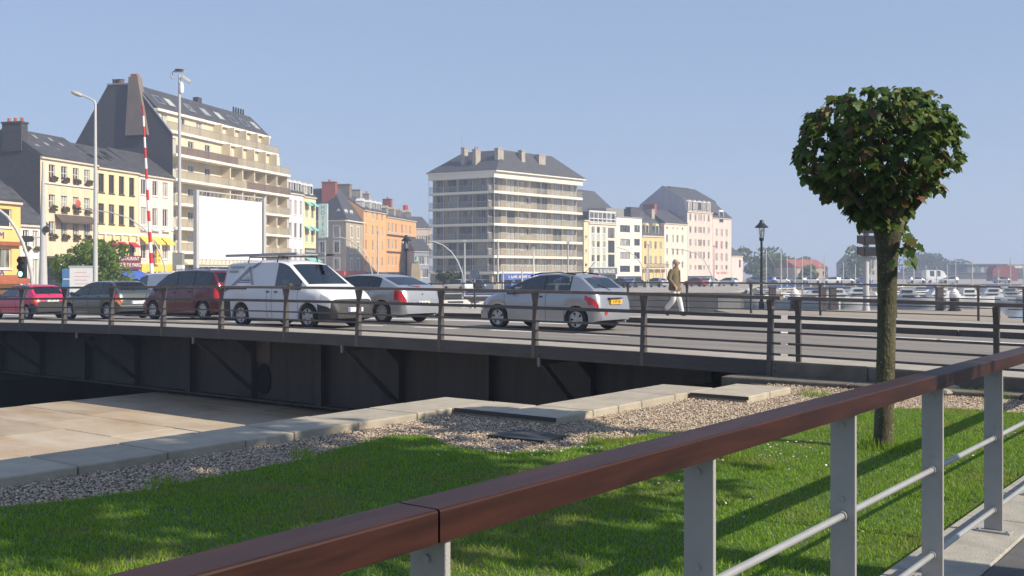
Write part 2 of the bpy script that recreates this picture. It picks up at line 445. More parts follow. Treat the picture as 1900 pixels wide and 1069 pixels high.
mh = mb.build('access_hole_disc', mat('hole_shade_black', (0.003, 0.003, 0.003), 0.9, 0.1, 2), br, 40); mh.location = (-s0 + 0.02, 1.855, -1.22); mh.scale = (0.78, 1, 1.12)  # flat black disc: the shade inside the access hole put in as colour
rv = MB()
for (sc, cols) in ((7.55, (-0.32, -0.2, -0.08, 0.04, 0.16)), (12.6, (-0.1, 0.0)), (13.6, (-0.1, 0.05))):
    for i, c in enumerate(cols):
        for j in range(13):
            z = -1.6 + 0.11 * j + (0.05 if i % 2 else 0)
            rv.ell((-(sc + c), 1.895, z), 0.022, 0.014, 0.022, 6, 3)
tag(rv.build('rivets', mat('rivet', (0.022, 0.021, 0.021), 0.6), br), kind='stuff')
MB().box(-7.95, -7.2, 1.882, 1.8985, -1.68, -0.15).build('splice_plate', steel_dk, br)

# approach roads either side of the bridge
def approach(s0, s1, name):
    e = bframe(name); e['kind'] = 'structure'
    decksec(MB(), s0, s1, [(0, -0.5)] + PROF[1:7] + [(16.4, -0.5)]).build('walkway', concrete, e, 30)
    strip(MB(), s0, s1, 1.305, 10.85, zroad, off=0.004).build('carriageway', asphalt, e)
    longbar(max(s0, -2.9) if s0 < 0 else s0, s1, 10.83, 10.898, -0.13, 0.012, 'kerb', stone_dk if s0 > 0 else mat('kerb_steel', (0, 0, 0)), e)
    return e
rd = approach(-46, -0.03, 'road')
marking(rd, [(-46, -0.05)], 9.1, 0.45); marking(rd, [(-k * 3.2 - 2.4, -k * 3.2 - 0.5) for k in range(12)], 5.2, 0.26)
rd2 = approach(31.03, 75, 'road')
marking(rd2, [(31.1, 74)], 9.1, 0.45); marking(rd2, [(31.5 + k * 2.6, 33.0 + k * 2.6) for k in range(14)], 5.2, 0.26)

# stone abutment ledges to the right of the bridge end
ab = bframe('bridge_abutment', 'weathered grey stone abutment in two ledges below the right-hand railing', 'abutment')
def ledge(x0, x1, d0, d1, z0, zf, ln, name, m):
    x = x0
    while x < x1 - 0.05:
        e = min(x + ln * random.uniform(0.85, 1.2), x1)
        if x1 - e < 0.4: e = x1
        o = MB().box(x + 0.006, e - 0.006, d0 + random.uniform(0, 0.012), d1, z0, zf(-(x + e) / 2)).build(name, m, ab); bevel(o, 0.02, 2); x = e
ledge(0.02, 15, -0.06, -0.003, -0.62, lambda s: zdeck(s) - 0.004, 1.5, 'stone', stone_dk)
ledge(-0.55, 15, -0.62, -0.07, -0.75, lambda s: -0.135, 2.2, 'ledge_stone', stone_dk)
MB().box(-2.0, 14.9, 0.0, 12, -4.2, -0.52).build('core', stone_dk, ab)
MB().box(-2.6, -0.56, -0.55, 1.4, -4.2, -1.80).build('bearing_shelf', stone_dk, ab)

# ---------------------------------------------------------------- railings
def railing(name, label, sposts, s0, s1, d, topw, rails, post_w, drop):
    e = bframe(name, label, 'railing', None); e['group'] = 'bridge railings'
    for s in sposts:
        z = zdeck(s); mb = MB()
        mb.extr([(-s - post_w / 2, d + 0.05, z - drop), (-s - post_w / 2, d - 0.005 - (0.07 if drop > 0.05 else 0), z - drop), (-s - post_w / 2, d - 0.005 - (0.07 if drop > 0.05 else 0), z + 0.02),
                 (-s - post_w / 2, d - 0.03, z + 0.75), (-s - post_w / 2, d - 0.08, z + 0.945), (-s - post_w / 2, d + 0.08, z + 0.945), (-s - post_w / 2, d + 0.04, z + 0.75), (-s - post_w / 2, d + 0.05, z + 0.02)], (post_w, 0, 0))
        p = mb.build('post', rail_steel, e)
        if drop > 0.05:
            for dz in (-0.06, -0.16):
                b = MB().ell((-s + 0.10, d - 0.072, z + dz), 0.018, 0.014, 0.018, 6, 3).build('bolt', rail_steel, p)
    def run(z0, z1, da, db, nm, m):
        decksec(MB(), s0, s1, [(da, z0), (db, z0), (db, z1), (da, z1)], 1.0).build(nm, m, e, 30)
    run(0.948, 0.948 + 0.055, d - topw / 2, d + topw / 2, 'handrail', rail_top)
    for h, t in rails: run(h - t / 2, h + t / 2, d - 0.045 - t / 2, d - 0.045 + t / 2, 'rail', rail_steel)
    return e
RN = [(0.68, 0.058), (0.44, 0.034), (0.27, 0.034), (0.10, 0.034)]
railing('bridge_railing', 'brown steel railing along the near edge of the bridge in front of the cars', [2.27 * k for k in range(14)], -0.18, 31.0, 0.0, 0.13, RN, 0.075, 0.235)
railing('bridge_railing', 'short brown railing on the stone abutment behind the round-topped tree', [-0.44 - 1.42 * k for k in range(11)], -15.5, -0.30, 0.02, 0.13, RN, 0.075, 0.0)
railing('bridge_railing', 'far railing of the bridge behind the walking man', [0.85 + 2.31 * k for k in range(13)], 0.25, 31.0, 16.35, 0.10, [(0.62, 0.03), (0.36, 0.03), (0.14, 0.03)], 0.06, 0.0)
railing('bridge_railing', 'short far railing beyond the road at the right edge of the photo', [-0.35 - 2.0 * k for k in range(7)], -13, 0.05, 16.30, 0.10, [(0.62, 0.03), (0.36, 0.03), (0.14, 0.03)], 0.06, 0.0)

# ---------------------------------------------------------------- pit floor, quay edge with coping, lawn, gravel, path
OQ = Vector((-0.85, 13.5))
def Q(a, b): return OQ + U * a + V * b
QRZ = BRZ                                                       # local x = V, local y = U
pit = empty('pit_floor', (OQ.x, OQ.y, 0), QRZ); pit['kind'] = 'structure'
MB().box(-17, 3.5, -12, 17, -4.4, -1.91).build('bed', stone_dk, pit)
y = -8.0; row = 0
while y < 15:
    wd = random.uniform(1.2, 2.0); x = -16.95 + random.uniform(-0.0, 0.1)
    while x < 2.5:
        ln = random.uniform(1.8, 3.4); x1 = min(x + ln, 2.6)
        zt = -1.85 + random.uniform(-0.008, 0.008)
        o = MB().box(x + 0.008, x1 - 0.008, y + 0.008, y + wd - 0.008, -1.908, zt).build('slab', stone_floor, pit)
        x = x1
    y += wd
# retaining wall below the coping and the coping stones
qw = empty('quay_wall', (OQ.x, OQ.y, -0.12), QRZ, 'pale stone quay edge with stepped coping between gravel and bridge pit', 'quay wall')
wl_ = MB()
for x0, x1, y0, y1 in ((0.02, 0.8, -16, -0.02), (0.02, 1.46, -0.9, -0.02), (1.47, 2.25, -0.9, 3.02), (1.47, 2.26, 2.3, 3.02), (2.27, 3.1, 2.3, 4.6)):
    wl_.box(x0, x1, y0, y1, -3.0 + random.uniform(0, .01), -0.101 - random.uniform(0.0, 0.004))
wl_.build('wall', stone_dk, qw)
def cop(x0, x1, y0, y1):
    o = MB().box(x0 + 0.006, x1 - 0.006, y0 + 0.006, y1 - 0.006, -0.10, random.uniform(-0.004, 0.004)).build('coping_stone', stone_lt, qw); bevel(o, 0.014, 2)
yy = -0.78
for k in range(18):
    ln = (0.62, 0.92, 0.88, 0.6, 0.85, 0.85, 0.86, 0.9, 0.8)[k % 9]
    cop(0, 0.8, yy - ln, yy); yy -= ln
cop(0, 0.8, -0.78, 0.0); cop(0.8, 1.45, -0.78, 0.0); cop(1.45, 2.25, -0.78, 0.0)
for a, b in ((0.0, 0.55), (0.55, 1.1), (1.1, 1.95), (1.95, 2.32)): cop(1.45, 2.25, a, b)
cop(1.45, 2.25, 2.32, 3.04); cop(2.25, 3.08, 2.32, 3.04); cop(2.25, 3.08, 3.04, 3.75)
MB().box(0.82, 2.27, -0.80, -0.784, -0.045, 0.0).build('edging', steel, qw)
MB().box(2.27, 3.10, 2.298, 2.314, -0.045, 0.0).build('edging', steel, qw)

LZ = -0.185
lawn_edge = [G(x, y, LZ + 0.01) for x, y in ((0, 938), (140, 925), (280, 905), (420, 878), (560, 850), (650, 826), (720, 808), (790, 806), (850, 830), (930, 838), (1040, 834), (1120, 815), (1260, 800), (1450, 776), (1640, 757), (1760, 756), (1900, 765))]
le = [(p.x, p.y) for p in lawn_edge]
J = Vector((-0.203, 2.275))
def FN(t, v): return J + U * t + V * v
dl = (Vector(le[0]) - Vector(le[1])).normalized()
lawn_poly = [tuple(Vector(le[0]) + dl * 6)] + le + [tuple(FN(12.7, -0.25)), tuple(FN(-3.5, -0.25)), tuple(FN(-6, -3))]
sheet('lawn', lawn_poly, LZ, lawn_soil)
grav_poly = [tuple(Q(-17, 0.8)), tuple(Q(-0.79, 0.8)), tuple(Q(-0.79, 2.25)), tuple(Q(2.3, 2.25)), tuple(Q(2.3, 3.08)), tuple(Q(3.7, 3.08)), tuple(Q(4.0, 2.6)), B2(-0.2, -0.6), B2(-14, -0.6), tuple(FN(14, -.3)), tuple(FN(-6, -3)), (-12, -2)]
sheet('ground', [tuple(Q(-17, 0.75)), tuple(Q(-0.7, 0.75)), tuple(Q(-0.7, 2.2)), tuple(Q(2.35, 2.2)), tuple(Q(2.35, 3.0)), tuple(Q(4.0, 3.0)), B2(0.4, -0.4), B2(-40, -0.4), (40, -60), (-40, -60)], -0.212, earth)
# path beside the fence
pk = empty('path_kerb', (J.x, J.y, -0.1), QRZ); pk['kind'] = 'structure'
t = -4.0
while t < 14:
    ln = random.uniform(1.05, 1.5)
    o = MB().box(-0.25, 0.165, t + 0.004, t + ln - 0.004, -0.14, random.uniform(-0.003, 0.003)).build('kerb_stone', kerb_stone, pk); bevel(o, 0.008, 1); t += ln
pth = empty('path', (J.x, J.y, -0.1), QRZ); pth['kind'] = 'structure'
MB().box(0.172, 60, -30, 30, -0.14, -0.03).build('bed', path_asph, pth)
for i in range(3):
    t = -2.0 - 0.3 * i
    while t < 9:
        o = MB().box(0.178 + 0.62 * i, 0.792 + 0.62 * i, t + 0.004, t + 0.912, -0.028, -0.004 + random.uniform(-0.002, 0.002)).build('paver', mat('paver', (0.11, 0.11, 0.115), 0.9, 0.15, 5, 0.3, 200, orand=0.1), pth); t += 0.92
# manhole sheet between gravel and lawn
mp = [G(x, y, -0.2) for x, y in ((905, 812), (962, 802), (1060, 812), (1010, 823))]
o = MB(); o.prism([(p.x, p.y) for p in mp], -0.235, -0.172)
tag(o.build('inspection_cover', mat('cover_rubber', (0.045, 0.05, 0.055), 0.85, 0.25, 6)), 'dark flat inspection cover lying where the gravel meets the lawn', 'cover')

# ---------------------------------------------------------------- foreground fence with timber handrail
def wood_mat():
    m = mat('varnished_timber', (0.023, 0.0075, 0.005), 0.5, 0.35, 2.2, 0.03, 30, col2=(0.048, 0.0155, 0.0098), stretch=(14, 1.2, 14), coat=0.0, spec=0.3)
    return m
wood = wood_mat()
fe = empty('handrail_fence', (J.x, J.y, -0.1), QRZ, 'foreground fence with thick varnished timber handrail on grey steel posts', 'fence')
def handrail(t0, t1):
    wd, h, zt = 0.061, 0.072, 1.05; c = 0.006
    prof = [(-wd, zt - h), (wd, zt - h), (wd, zt - c), (wd - c * .35, zt - c * .35), (wd - c, zt), (-wd + c, zt), (-wd + c * .35, zt - c * .35), (-wd, zt - c)]
    mb = MB(); mb.loft([[(x, t, z) for x, z in prof] for t in (t0, t1)]); return mb.build('handrail', wood, fe, 25)
handrail(-3.2, -0.0035); handrail(0.0035, 7.6); handrail(7.607, 14)
for x in (0.0, 0.02):
    MB().ell((0.02 - 0.04, 0.9 + x, 1.0505), 0.006, 0.006, 0.003, 8, 3)
tp = [0.04 + 1.27 * k for k in range(-3, 11)]
for t in tp:
    o = MB().box(-0.052, 0.052, t - 0.009, t + 0.009, 0.012, 0.977).build('post', galv_post, fe); bevel(o, 0.002, 1)
    MB().box(-0.09, 0.10, t - 0.05, t + 0.05, 0.001, 0.0115).build('base_plate', galv_post, o)
    for zz in (0.93, 0.63):
        MB().lathe([(0.009, 0), (0.009, 0.004), (0.002, 0.006)], 8, (0.0, t - 0.015, zz), 'y').build('bolt', galv, o)
    for x, yb in ((-0.075, -0.035), (0.085, -0.035)):
        MB().lathe([(0.009, 0.011), (0.009, 0.02), (0.002, 0.022)], 6, (x, t + yb, 0)).build('bolt', galv, o)
    for zz in (0.56, 0.13):
        MB().lathe([(0.021, -0.024), (0.021, 0.024)], 14, (0.0, t, zz), 'y').build('collar', galv, o, 40)
for zz in (0.56, 0.13):
    for a, b in zip(tp, tp[1:]):
        MB().tube([(0, a + 0.008, zz), (0, b - 0.008, zz)], 0.0145, 12).build('rod', galv, fe, 40)
# ---------------------------------------------------------------- lawn blades, gravel, daisies
def leafmat(name, c1, c2, c3=None, trans=0.35, rough=0.55, scale=6.0):
    m = bpy.data.materials.new(name); m.use_nodes = True; n = m.node_tree.nodes; l = m.node_tree.links
    b = n['Principled BSDF']; b.inputs['Roughness'].default_value = rough; b.inputs['Specular IOR Level'].default_value = 0.3
    ge = n.new('ShaderNodeNewGeometry'); oi = n.new('ShaderNodeObjectInfo')
    rp = n.new('ShaderNodeValToRGB'); rp.color_ramp.elements[0].position = 0.0; rp.color_ramp.elements[0].color = (*c1, 1); rp.color_ramp.elements[1].position = 0.8; rp.color_ramp.elements[1].color = (*c2, 1)
    if c3: e = rp.color_ramp.elements.new(0.98); e.color = (*c3, 1)
    ad = n.new('ShaderNodeMath'); ad.operation = 'ADD'; l.new(ge.outputs['Random Per Island'], ad.inputs[0]); l.new(oi.outputs['Random'], ad.inputs[1])
    fr = n.new('ShaderNodeMath'); fr.operation = 'FRACT'; l.new(ad.outputs[0], fr.inputs[0]); l.new(fr.outputs[0], rp.inputs[0])
    l.new(rp.outputs[0], b.inputs['Base Color'])
    tr = n.new('ShaderNodeBsdfTranslucent'); l.new(rp.outputs[0], tr.inputs[0])
    mx = n.new('ShaderNodeMixShader'); mx.inputs[0].default_value = trans; l.new(b.outputs[0], mx.inputs[1]); l.new(tr.outputs[0], mx.inputs[2])
    l.new(mx.outputs[0], n['Material Output'].inputs[0]); return m
grass_m = leafmat('grass_blades', (0.150, 0.285, 0.014), (0.245, 0.420, 0.024), (0.36, 0.37, 0.10), 0.45, 0.6)
def sample(poly, n, wfun=None):
    xs = [p[0] for p in poly]; ys = [p[1] for p in poly]
    X = rng.uniform(min(xs), max(xs), n); Y = rng.uniform(min(ys), max(ys), n)
    k = inpoly(X, Y, poly) & (np.abs(X) < 0.52 * Y + 0.5) & (Y > 2.0)
    if wfun is not None: k &= rng.random(n) < wfun(X, Y)
    return X[k], Y[k]
def patchy(m, col, lo, hi, amount, scale):
    nt = m.node_tree; n = nt.nodes; l = nt.links; b = n['Principled BSDF']
    tc = n.new('ShaderNodeTexCoord'); nz = n.new('ShaderNodeTexNoise'); nz.inputs['Scale'].default_value = scale; nz.inputs['Detail'].default_value = 5
    l.new(tc.outputs['Object'], nz.inputs['Vector'])
    mr = n.new('ShaderNodeMapRange'); mr.inputs[1].default_value = lo; mr.inputs[2].default_value = hi; mr.inputs[4].default_value = amount; l.new(nz.outputs['Fac'], mr.inputs[0])
    mx = n.new('ShaderNodeMix'); mx.data_type = 'RGBA'; mx.inputs[7].default_value = (*col, 1); l.new(mr.outputs[0], mx.inputs[0])
    old = b.inputs['Base Color'].links[0].from_socket; l.new(old, mx.inputs[6]); l.new(mx.outputs[2], b.inputs['Base Color'])
    for q in n:
        if q.type == 'BSDF_TRANSLUCENT': l.new(mx.outputs[2], q.inputs[0])
patchy(grass_m, (0.30, 0.30, 0.06), 0.50, 0.72, 0.6, 1.1)
patchy(lawn_soil, (0.14, 0.115, 0.05), 0.50, 0.72, 0.7, 1.1)
gx, gy = sample(lawn_poly, 620000, lambda X, Y: np.clip(1.25 - Y / 22.0, 0.35, 1))
edge_jit = rng.normal(0, 0.02, (2, len(gx)))
n = len(gx); gx = gx + edge_jit[0] * 1.6; gy = gy + edge_jit[1] * 1.6; ang = rng.uniform(0, 2 * np.pi, n)
clump = 0.5 + 0.5 * np.sin(gx * 2.1 + 1.3 * np.sin(gy * 1.7)) * np.sin(gy * 2.6 + np.sin(gx * 3.1))
h = (0.018 + 0.018 * rng.random(n)) * (0.75 + 0.5 * clump); wd = 0.0034 + 0.0024 * rng.random(n)
lean = rng.normal(0, 0.45, (2, n)) * h
bx = np.stack([gx - np.cos(ang) * wd, gy - np.sin(ang) * wd, np.full(n, LZ)], 1)
cx = np.stack([gx + np.cos(ang) * wd, gy + np.sin(ang) * wd, np.full(n, LZ)], 1)
tx = np.stack([gx + lean[0], gy + lean[1], LZ + h], 1)
gv = np.stack([bx, cx, tx], 1).reshape(-1, 3); gf = np.arange(3 * n).reshape(-1, 3)
go = stuffmesh('grass', gv, gf, grass_m); tag(go, 'short green grass of the lawn behind the timber handrail', 'grass')
# tufts at the lawn border and round the tree foot
def tufts(centres, per, rad, hh):
    V_ = []
    for c in centres:
        for _ in range(per):
            a = random.uniform(0, 6.28); r = rad * math.sqrt(random.random()); x = c[0] + r * math.cos(a); y = c[1] + r * math.sin(a)
            h_ = hh * random.uniform(0.5, 1.2); b = random.uniform(0, 6.28); q = 0.004
            V_ += [(x - q * math.cos(b), y - q * math.sin(b), c[2]), (x + q * math.cos(b), y + q * math.sin(b), c[2]), (x + random.gauss(0, .35) * h_, y + random.gauss(0, .35) * h_, c[2] + h_)]
    return np.array(V_), np.arange(len(V_)).reshape(-1, 3)
TB = G(1640, 832, LZ)
tc_ = [(TB.x + 0.12 * math.cos(k), TB.y + 0.12 * math.sin(k), LZ) for k in range(7)]
for px_, py_ in ((1110, 822), (1500, 735), (1530, 737), (1760, 725), (1790, 730), (1820, 735), (1860, 740), (560, 848), (300, 903)): tc_.append(tuple(G(px_, py_, -0.20)))
tv, tf = tufts(tc_, 90, 0.13, 0.11)
tag(stuffmesh('grass_tufts', tv, tf, grass_m), 'longer grass tufts round the tree foot and along the gravel', 'grass')

gravel_m = mat('gravel_stone', (0.30, 0.235, 0.185), 0.9, 0.1, 1.0)
def gravelmat():
    m = gravel_m; nt = m.node_tree; n = nt.nodes; l = nt.links; b = n['Principled BSDF']
    ge = n.new('ShaderNodeNewGeometry'); rp = n.new('ShaderNodeValToRGB'); rp.color_ramp.interpolation = 'LINEAR'
    cols = [(0.0, (0.23, 0.165, 0.12)), (0.3, (0.40, 0.30, 0.215)), (0.6, (0.53, 0.415, 0.30)), (0.85, (0.60, 0.50, 0.37)), (1.0, (0.70, 0.63, 0.53))]
    rp.color_ramp.elements[0].color = (*cols[0][1], 1); rp.color_ramp.elements[1].color = (*cols[-1][1], 1)
    for p_, c_ in cols[1:-1]: e = rp.color_ramp.elements.new(p_); e.color = (*c_, 1)
    l.new(ge.outputs['Random Per Island'], rp.inputs[0]); l.new(rp.outputs[0], b.inputs['Base Color'])
gravelmat()
# gravel stones: little octahedra
qx, qy = sample([p for p in grav_poly], 1300000, lambda X, Y: np.clip(1.0 - (Y - 9) / 14.0, 0.25, 1))
keep = ~inpoly(qx, qy, [tuple(p) for p in lawn_poly]) & ~inpoly(qx, qy, [(p.x, p.y) for p in mp])
dfence = (qx - J.x) * V.x + (qy - J.y) * V.y
keep &= dfence < -0.3
qx, qy = qx[keep], qy[keep]; n = len(qx)
r = 0.0055 + 0.0075 * rng.random(n) ** 2
rot = rng.uniform(0, 6.28, n); st = rng.uniform(0.7, 1.5, n); zz = -0.211 + rng.uniform(0.0, 0.016, n)
oc = np.array([[1, 0, 0], [0, 1, 0], [-1, 0, 0], [0, -1, 0], [0, 0, 0.8], [0, 0, -0.6]], float)
vv = oc[None] * r[:, None, None] * (1 + rng.normal(0, 0.18, (n, 6, 1)))
vv[:, :, 0] *= st[:, None]
ca, sa = np.cos(rot)[:, None], np.sin(rot)[:, None]
X_ = vv[:, :, 0] * ca - vv[:, :, 1] * sa; Y_ = vv[:, :, 0] * sa + vv[:, :, 1] * ca
vv[:, :, 0] = X_ + qx[:, None]; vv[:, :, 1] = Y_ + qy[:, None]; vv[:, :, 2] += zz[:, None] + 0.006
of = np.array([[0, 1, 4], [1, 2, 4], [2, 3, 4], [3, 0, 4]])
ff = (of[None] + 6 * np.arange(n)[:, None, None]).reshape(-1, 3)
tag(stuffmesh('gravel', vv.reshape(-1, 3), ff, gravel_m), 'pinkish beige gravel strip between coping and lawn', 'gravel')
print('blades', len(gx), 'stones', n)
# daisies
dv = []; df = []
for cx_, cy_, sx_, sy_, nn in ((880, 836, 50, 10, 70), (1000, 838, 80, 12, 60), (1150, 838, 50, 14, 30), (1440, 850, 70, 16, 45), (1600, 900, 160, 60, 26), (1330, 940, 90, 50, 8), (1850, 860, 60, 40, 10)):
    for _ in range(nn):
        p = G(random.gauss(cx_, sx_), max(806, random.gauss(cy_, sy_)), LZ)
        if not inpoly(np.array([p.x]), np.array([p.y]), lawn_poly)[0]: continue
        z = LZ + random.uniform(0.045, 0.075); q = random.uniform(0.006, 0.011); i = len(dv); a = random.uniform(0, 1)
        tl = (random.gauss(0, .3), random.gauss(0, .3))
        dv.append((p.x, p.y, z + 0.003)); dv += [(p.x + q * math.cos(a + k * 1.0472), p.y + q * math.sin(a + k * 1.0472), z + q * (tl[0] * math.cos(a + k * 1.0472) + tl[1] * math.sin(a + k * 1.0472))) for k in range(6)]
        df += [(i, i + 1 + k, i + 1 + (k + 1) % 6) for k in range(6)]
tag(stuffmesh('daisies', np.array(dv), np.array(df), mat('petals', (0.70, 0.60, 0.58), 0.8, 0.1, 3, col2=(0.75, 0.72, 0.68))), 'small white and pink daisies scattered in the lawn', 'flowers')
for px_, py_ in ((1797, 722), (1770, 729), (1755, 735)):
    p = G(px_, py_, -0.205); sz = random.uniform(0.07, 0.12)
    mb = MB(); rows = []
    for j in range(5):
        t = math.pi * (j / 4 - .5); q = max(0.1, math.cos(t))
        rows.append([(p.x + sz * q * random.uniform(.8, 1.2) * math.cos(k), p.y + sz * q * math.sin(k), p.z + sz * 0.45 + sz * .55 * math.sin(t)) for k in [6.283 * i / 7 for i in range(7)]])
    mb.loft(rows); tag(mb.build('loose_stone', stone_lt), '%s of the three pale loose stones at the foot of the abutment' % ('rightmost' if px_ == 1797 else 'middle one' if px_ == 1770 else 'leftmost'), 'stone', 'loose stones by the abutment')

# ---------------------------------------------------------------- trees
maple_m = leafmat('tree_leaf', (0.048, 0.095, 0.016), (0.125, 0.195, 0.034), (0.160, 0.080, 0.036), 0.40, 0.5)
spring_m = leafmat('spring_leaf', (0.095, 0.170, 0.022), (0.190, 0.280, 0.040), None, 0.45, 0.6)
far_m = leafmat('far_leaf', (0.080, 0.115, 0.040), (0.150, 0.190, 0.070), None, 0.3, 0.7)
far_dk = leafmat('far_leaf_dark', (0.045, 0.065, 0.032), (0.080, 0.105, 0.050), None, 0.25, 0.7)
def barkmat():
    m = mat('mossy_bark', (0.050, 0.046, 0.026), 0.95, 0.35, 9, 0.8, 40, col2=(0.115, 0.105, 0.055), stretch=(1, 1, 0.6))
    nt = m.node_tree; n = nt.nodes; l = nt.links; b = n['Principled BSDF']
    vo = n.new('ShaderNodeTexNoise'); vo.inputs['Scale'].default_value = 55; tc = n.new('ShaderNodeTexCoord'); l.new(tc.outputs['Object'], vo.inputs['Vector'])
    rp = n.new('ShaderNodeValToRGB'); rp.color_ramp.elements[0].position = 0.64; rp.color_ramp.elements[1].position = 0.70
    rp.color_ramp.elements[1].color = (0.30, 0.28, 0.21, 1); rp.color_ramp.elements[0].color = (0, 0, 0, 1)
    mx = n.new('ShaderNodeMix'); mx.data_type = 'RGBA'; mx.blend_type = 'LIGHTEN'; mx.inputs[0].default_value = 1.0
    old = b.inputs['Base Color'].links[0].from_socket
    l.new(vo.outputs['Fac'], rp.inputs[0]); l.new(old, mx.inputs[6]); l.new(rp.outputs[0], mx.inputs[7]); l.new(mx.outputs[2], b.inputs['Base Color'])
    return m
bark = barkmat()
bark2 = mat('street_bark', (0.09, 0.075, 0.06), 0.95, 0.3, 6, 0.4, 30)

te = empty('ball_tree', (TB.x, TB.y, LZ), 0, 'round-topped standard maple with mossy trunk on the lawn at the right', 'tree')
H0 = -LZ
def rel(x, y, z): return (x - TB.x, y - TB.y, z - LZ)
trk = MB()
rows = []
for z, rx_, dx in ((-0.06, 0.125, 0), (0.03, 0.100, 0), (0.12, 0.088, 0), (0.5, 0.084, 0.008), (1.0, 0.083, 0.02), (1.4, 0.085, 0.025), (1.75, 0.093, 0.03), (1.95, 0.115, 0.035), (2.08, 0.14, 0.04), (2.2, 0.12, 0.04)):
    rows.append([(dx + rx_ * (1 + 0.05 * math.sin(3 * a + z * 2)) * math.cos(a), rx_ * (1 + 0.05 * math.cos(2 * a + z)) * math.sin(a), z) for a in [6.2832 * k / 16 for k in range(16)]])
trk.loft(rows); trk.build('trunk', bark, te, 60)
CC = Vector((-0.05, 0.0, 2.70))                                 # crown centre above the tree foot
tips = []
for k in range(15):
    a = 2.4 * k; el = (0.15, 0.5, 0.9)[k % 3] + random.uniform(-.1, .1)
    tip = CC + Vector((0.74 * math.cos(a) * math.cos(el), 0.74 * math.sin(a) * math.cos(el), 0.60 * math.sin(el) - 0.05)); tips.append(tip)
    st_ = Vector((0.04 + 0.05 * math.cos(a), 0.05 * math.sin(a), 2.0 + 0.02 * (k % 4))); md = (st_ * 0.5 + tip * 0.5) + Vector((0.05 * math.cos(a), 0.05 * math.sin(a), 0.03))
    MB().tube([st_, (st_ + md) / 2 + Vector((0, 0, .02)), md, tip], [0.052, 0.036, 0.024, 0.008], 7).build('limb', bark, te, 50)
def leaf_mesh(name, m, s=1.0):
    """a five-lobed leaf, folded along its rib and drooping, base at the origin, tip along +x"""
    out = [(0, 0), (0.10, 0.20), (0.02, 0.42), (0.30, 0.36), (0.46, 0.52), (0.62, 0.26), (0.82, 0.20), (1.0, 0)]
    v = []; f = []
    rib = [0, 0.12, 0.2, 0.34, 0.48, 0.64, 0.82, 1.0]
    for x in rib: v.append((x * s, 0, -0.22 * s * x * x))
    for sg in (1, -1):
        b = len(v)
        for (x, y) in out[1:-1]: v.append((x * s, sg * y * s, (-0.22 * x * x - 0.25 * y * y + 0.10 * y) * s))
        for k in range(6):
            q = (k, k + 1, b + k) if k == 0 else (k, k + 1, b + k, b + k - 1)
            f.append(q if sg > 0 else tuple(reversed(q)))
        q = (6, 7, b + 5); f.append(q if sg > 0 else tuple(reversed(q)))
    me = bpy.data.meshes.new(name); me.from_pydata(v, [], f); me.materials.append(m)
    return me
lm = leaf_mesh('leaf', maple_m, 0.115)
leaves = []
def add_leaf(p, outd, droop, sc, spin):
    d = Vector((outd.x, outd.y, 0)).normalized() * math.cos(droop) + Vector((0, 0, -math.sin(droop)))
    sx_ = d.cross(Vector((0, 0, 1))).normalized(); up = sx_.cross(d)
    q = Matrix((d, -sx_ * math.cos(spin) + up * math.sin(spin), Vector((0,0,0)))).transposed()
    yv = (-sx_ * math.cos(spin) + up * math.sin(spin)).normalized(); zv = d.cross(yv)
    M = Matrix.Identity(4)
    for i in range(3): M[i][0] = d[i] * sc; M[i][1] = yv[i] * sc; M[i][2] = zv[i] * sc; M[i][3] = p[i]
    leaves.append(M)
nl = 0
bump = [(random.uniform(0, 6.28), random.uniform(-0.3, 1.2), random.uniform(0.05, 0.13)) for _ in range(34)]
def crown_r(zr):
    """half width of the crown at a height above its middle: dome above, skirt below, narrowing to the fork"""
    return float(np.interp(zr, [-0.80, -0.65, -0.50, -0.40, -0.30, -0.15, 0.0, 0.25, 0.42, 0.53, 0.62, 0.68], [0.15, 0.21, 0.25, 0.33, 0.52, 0.74, 0.83, 0.78, 0.69, 0.57, 0.42, 0.20]))
shoots = 0
while shoots < 620:                                             # whorls of drooping leaves at the shoot tips
    zr = random.uniform(-0.70, 0.66); a = random.uniform(0, 6.2832); R_ = crown_r(zr)
    if random.random() > 0.2 + R_: continue
    if zr < -0.52 and (random.random() < .4 or math.cos(a) < -.5): continue
    bb = 0
    for (ba, be, bh) in bump:
        da = (a - ba + math.pi) % 6.2832 - math.pi
        bb = max(bb, bh * math.exp(-((da * R_) ** 2 + (zr - be * .5) ** 2) / 0.02))
    rr = random.choice((random.uniform(0.84, 0.98), random.uniform(0.84, 1.0), random.uniform(0.5, 0.85))) * (0.90 + bb)
    tipp = CC + Vector((math.cos(a) * R_ * rr, math.sin(a) * R_ * rr, zr + random.gauss(0, .02)))
    shoots += 1; a0 = random.uniform(0, 6.28); k_ = random.choice((4, 5, 6)); sz_ = random.choice((random.uniform(.4, .65), random.uniform(.65, 1.0), random.uniform(.8, 1.2)))
    for q in range(k_):
        aa = a0 + 6.2832 * q / k_ + random.gauss(0, .25)
        od = Vector((math.cos(aa) + .55 * math.cos(a), math.sin(aa) + .55 * math.sin(a), 0))
        if od.length < .1: continue
        add_leaf(tipp + Vector((.012 * math.cos(aa), .012 * math.sin(aa), random.uniform(-.02, .02))), od, random.gauss(0.75, 0.28), sz_ * random.uniform(.65, 1.1), random.gauss(0, 0.35))
for _ in range(800):                                            # inner leaves close the crown
    zr = random.uniform(-0.5, 0.55); a = random.uniform(0, 6.28); r_ = crown_r(zr) * random.uniform(.15, .75)
    add_leaf(CC + Vector((r_ * math.cos(a), r_ * math.sin(a), zr)), Vector((math.cos(a), math.sin(a), 0)), random.gauss(.6, .4), random.uniform(.6, 1.0), random.gauss(0, .6))
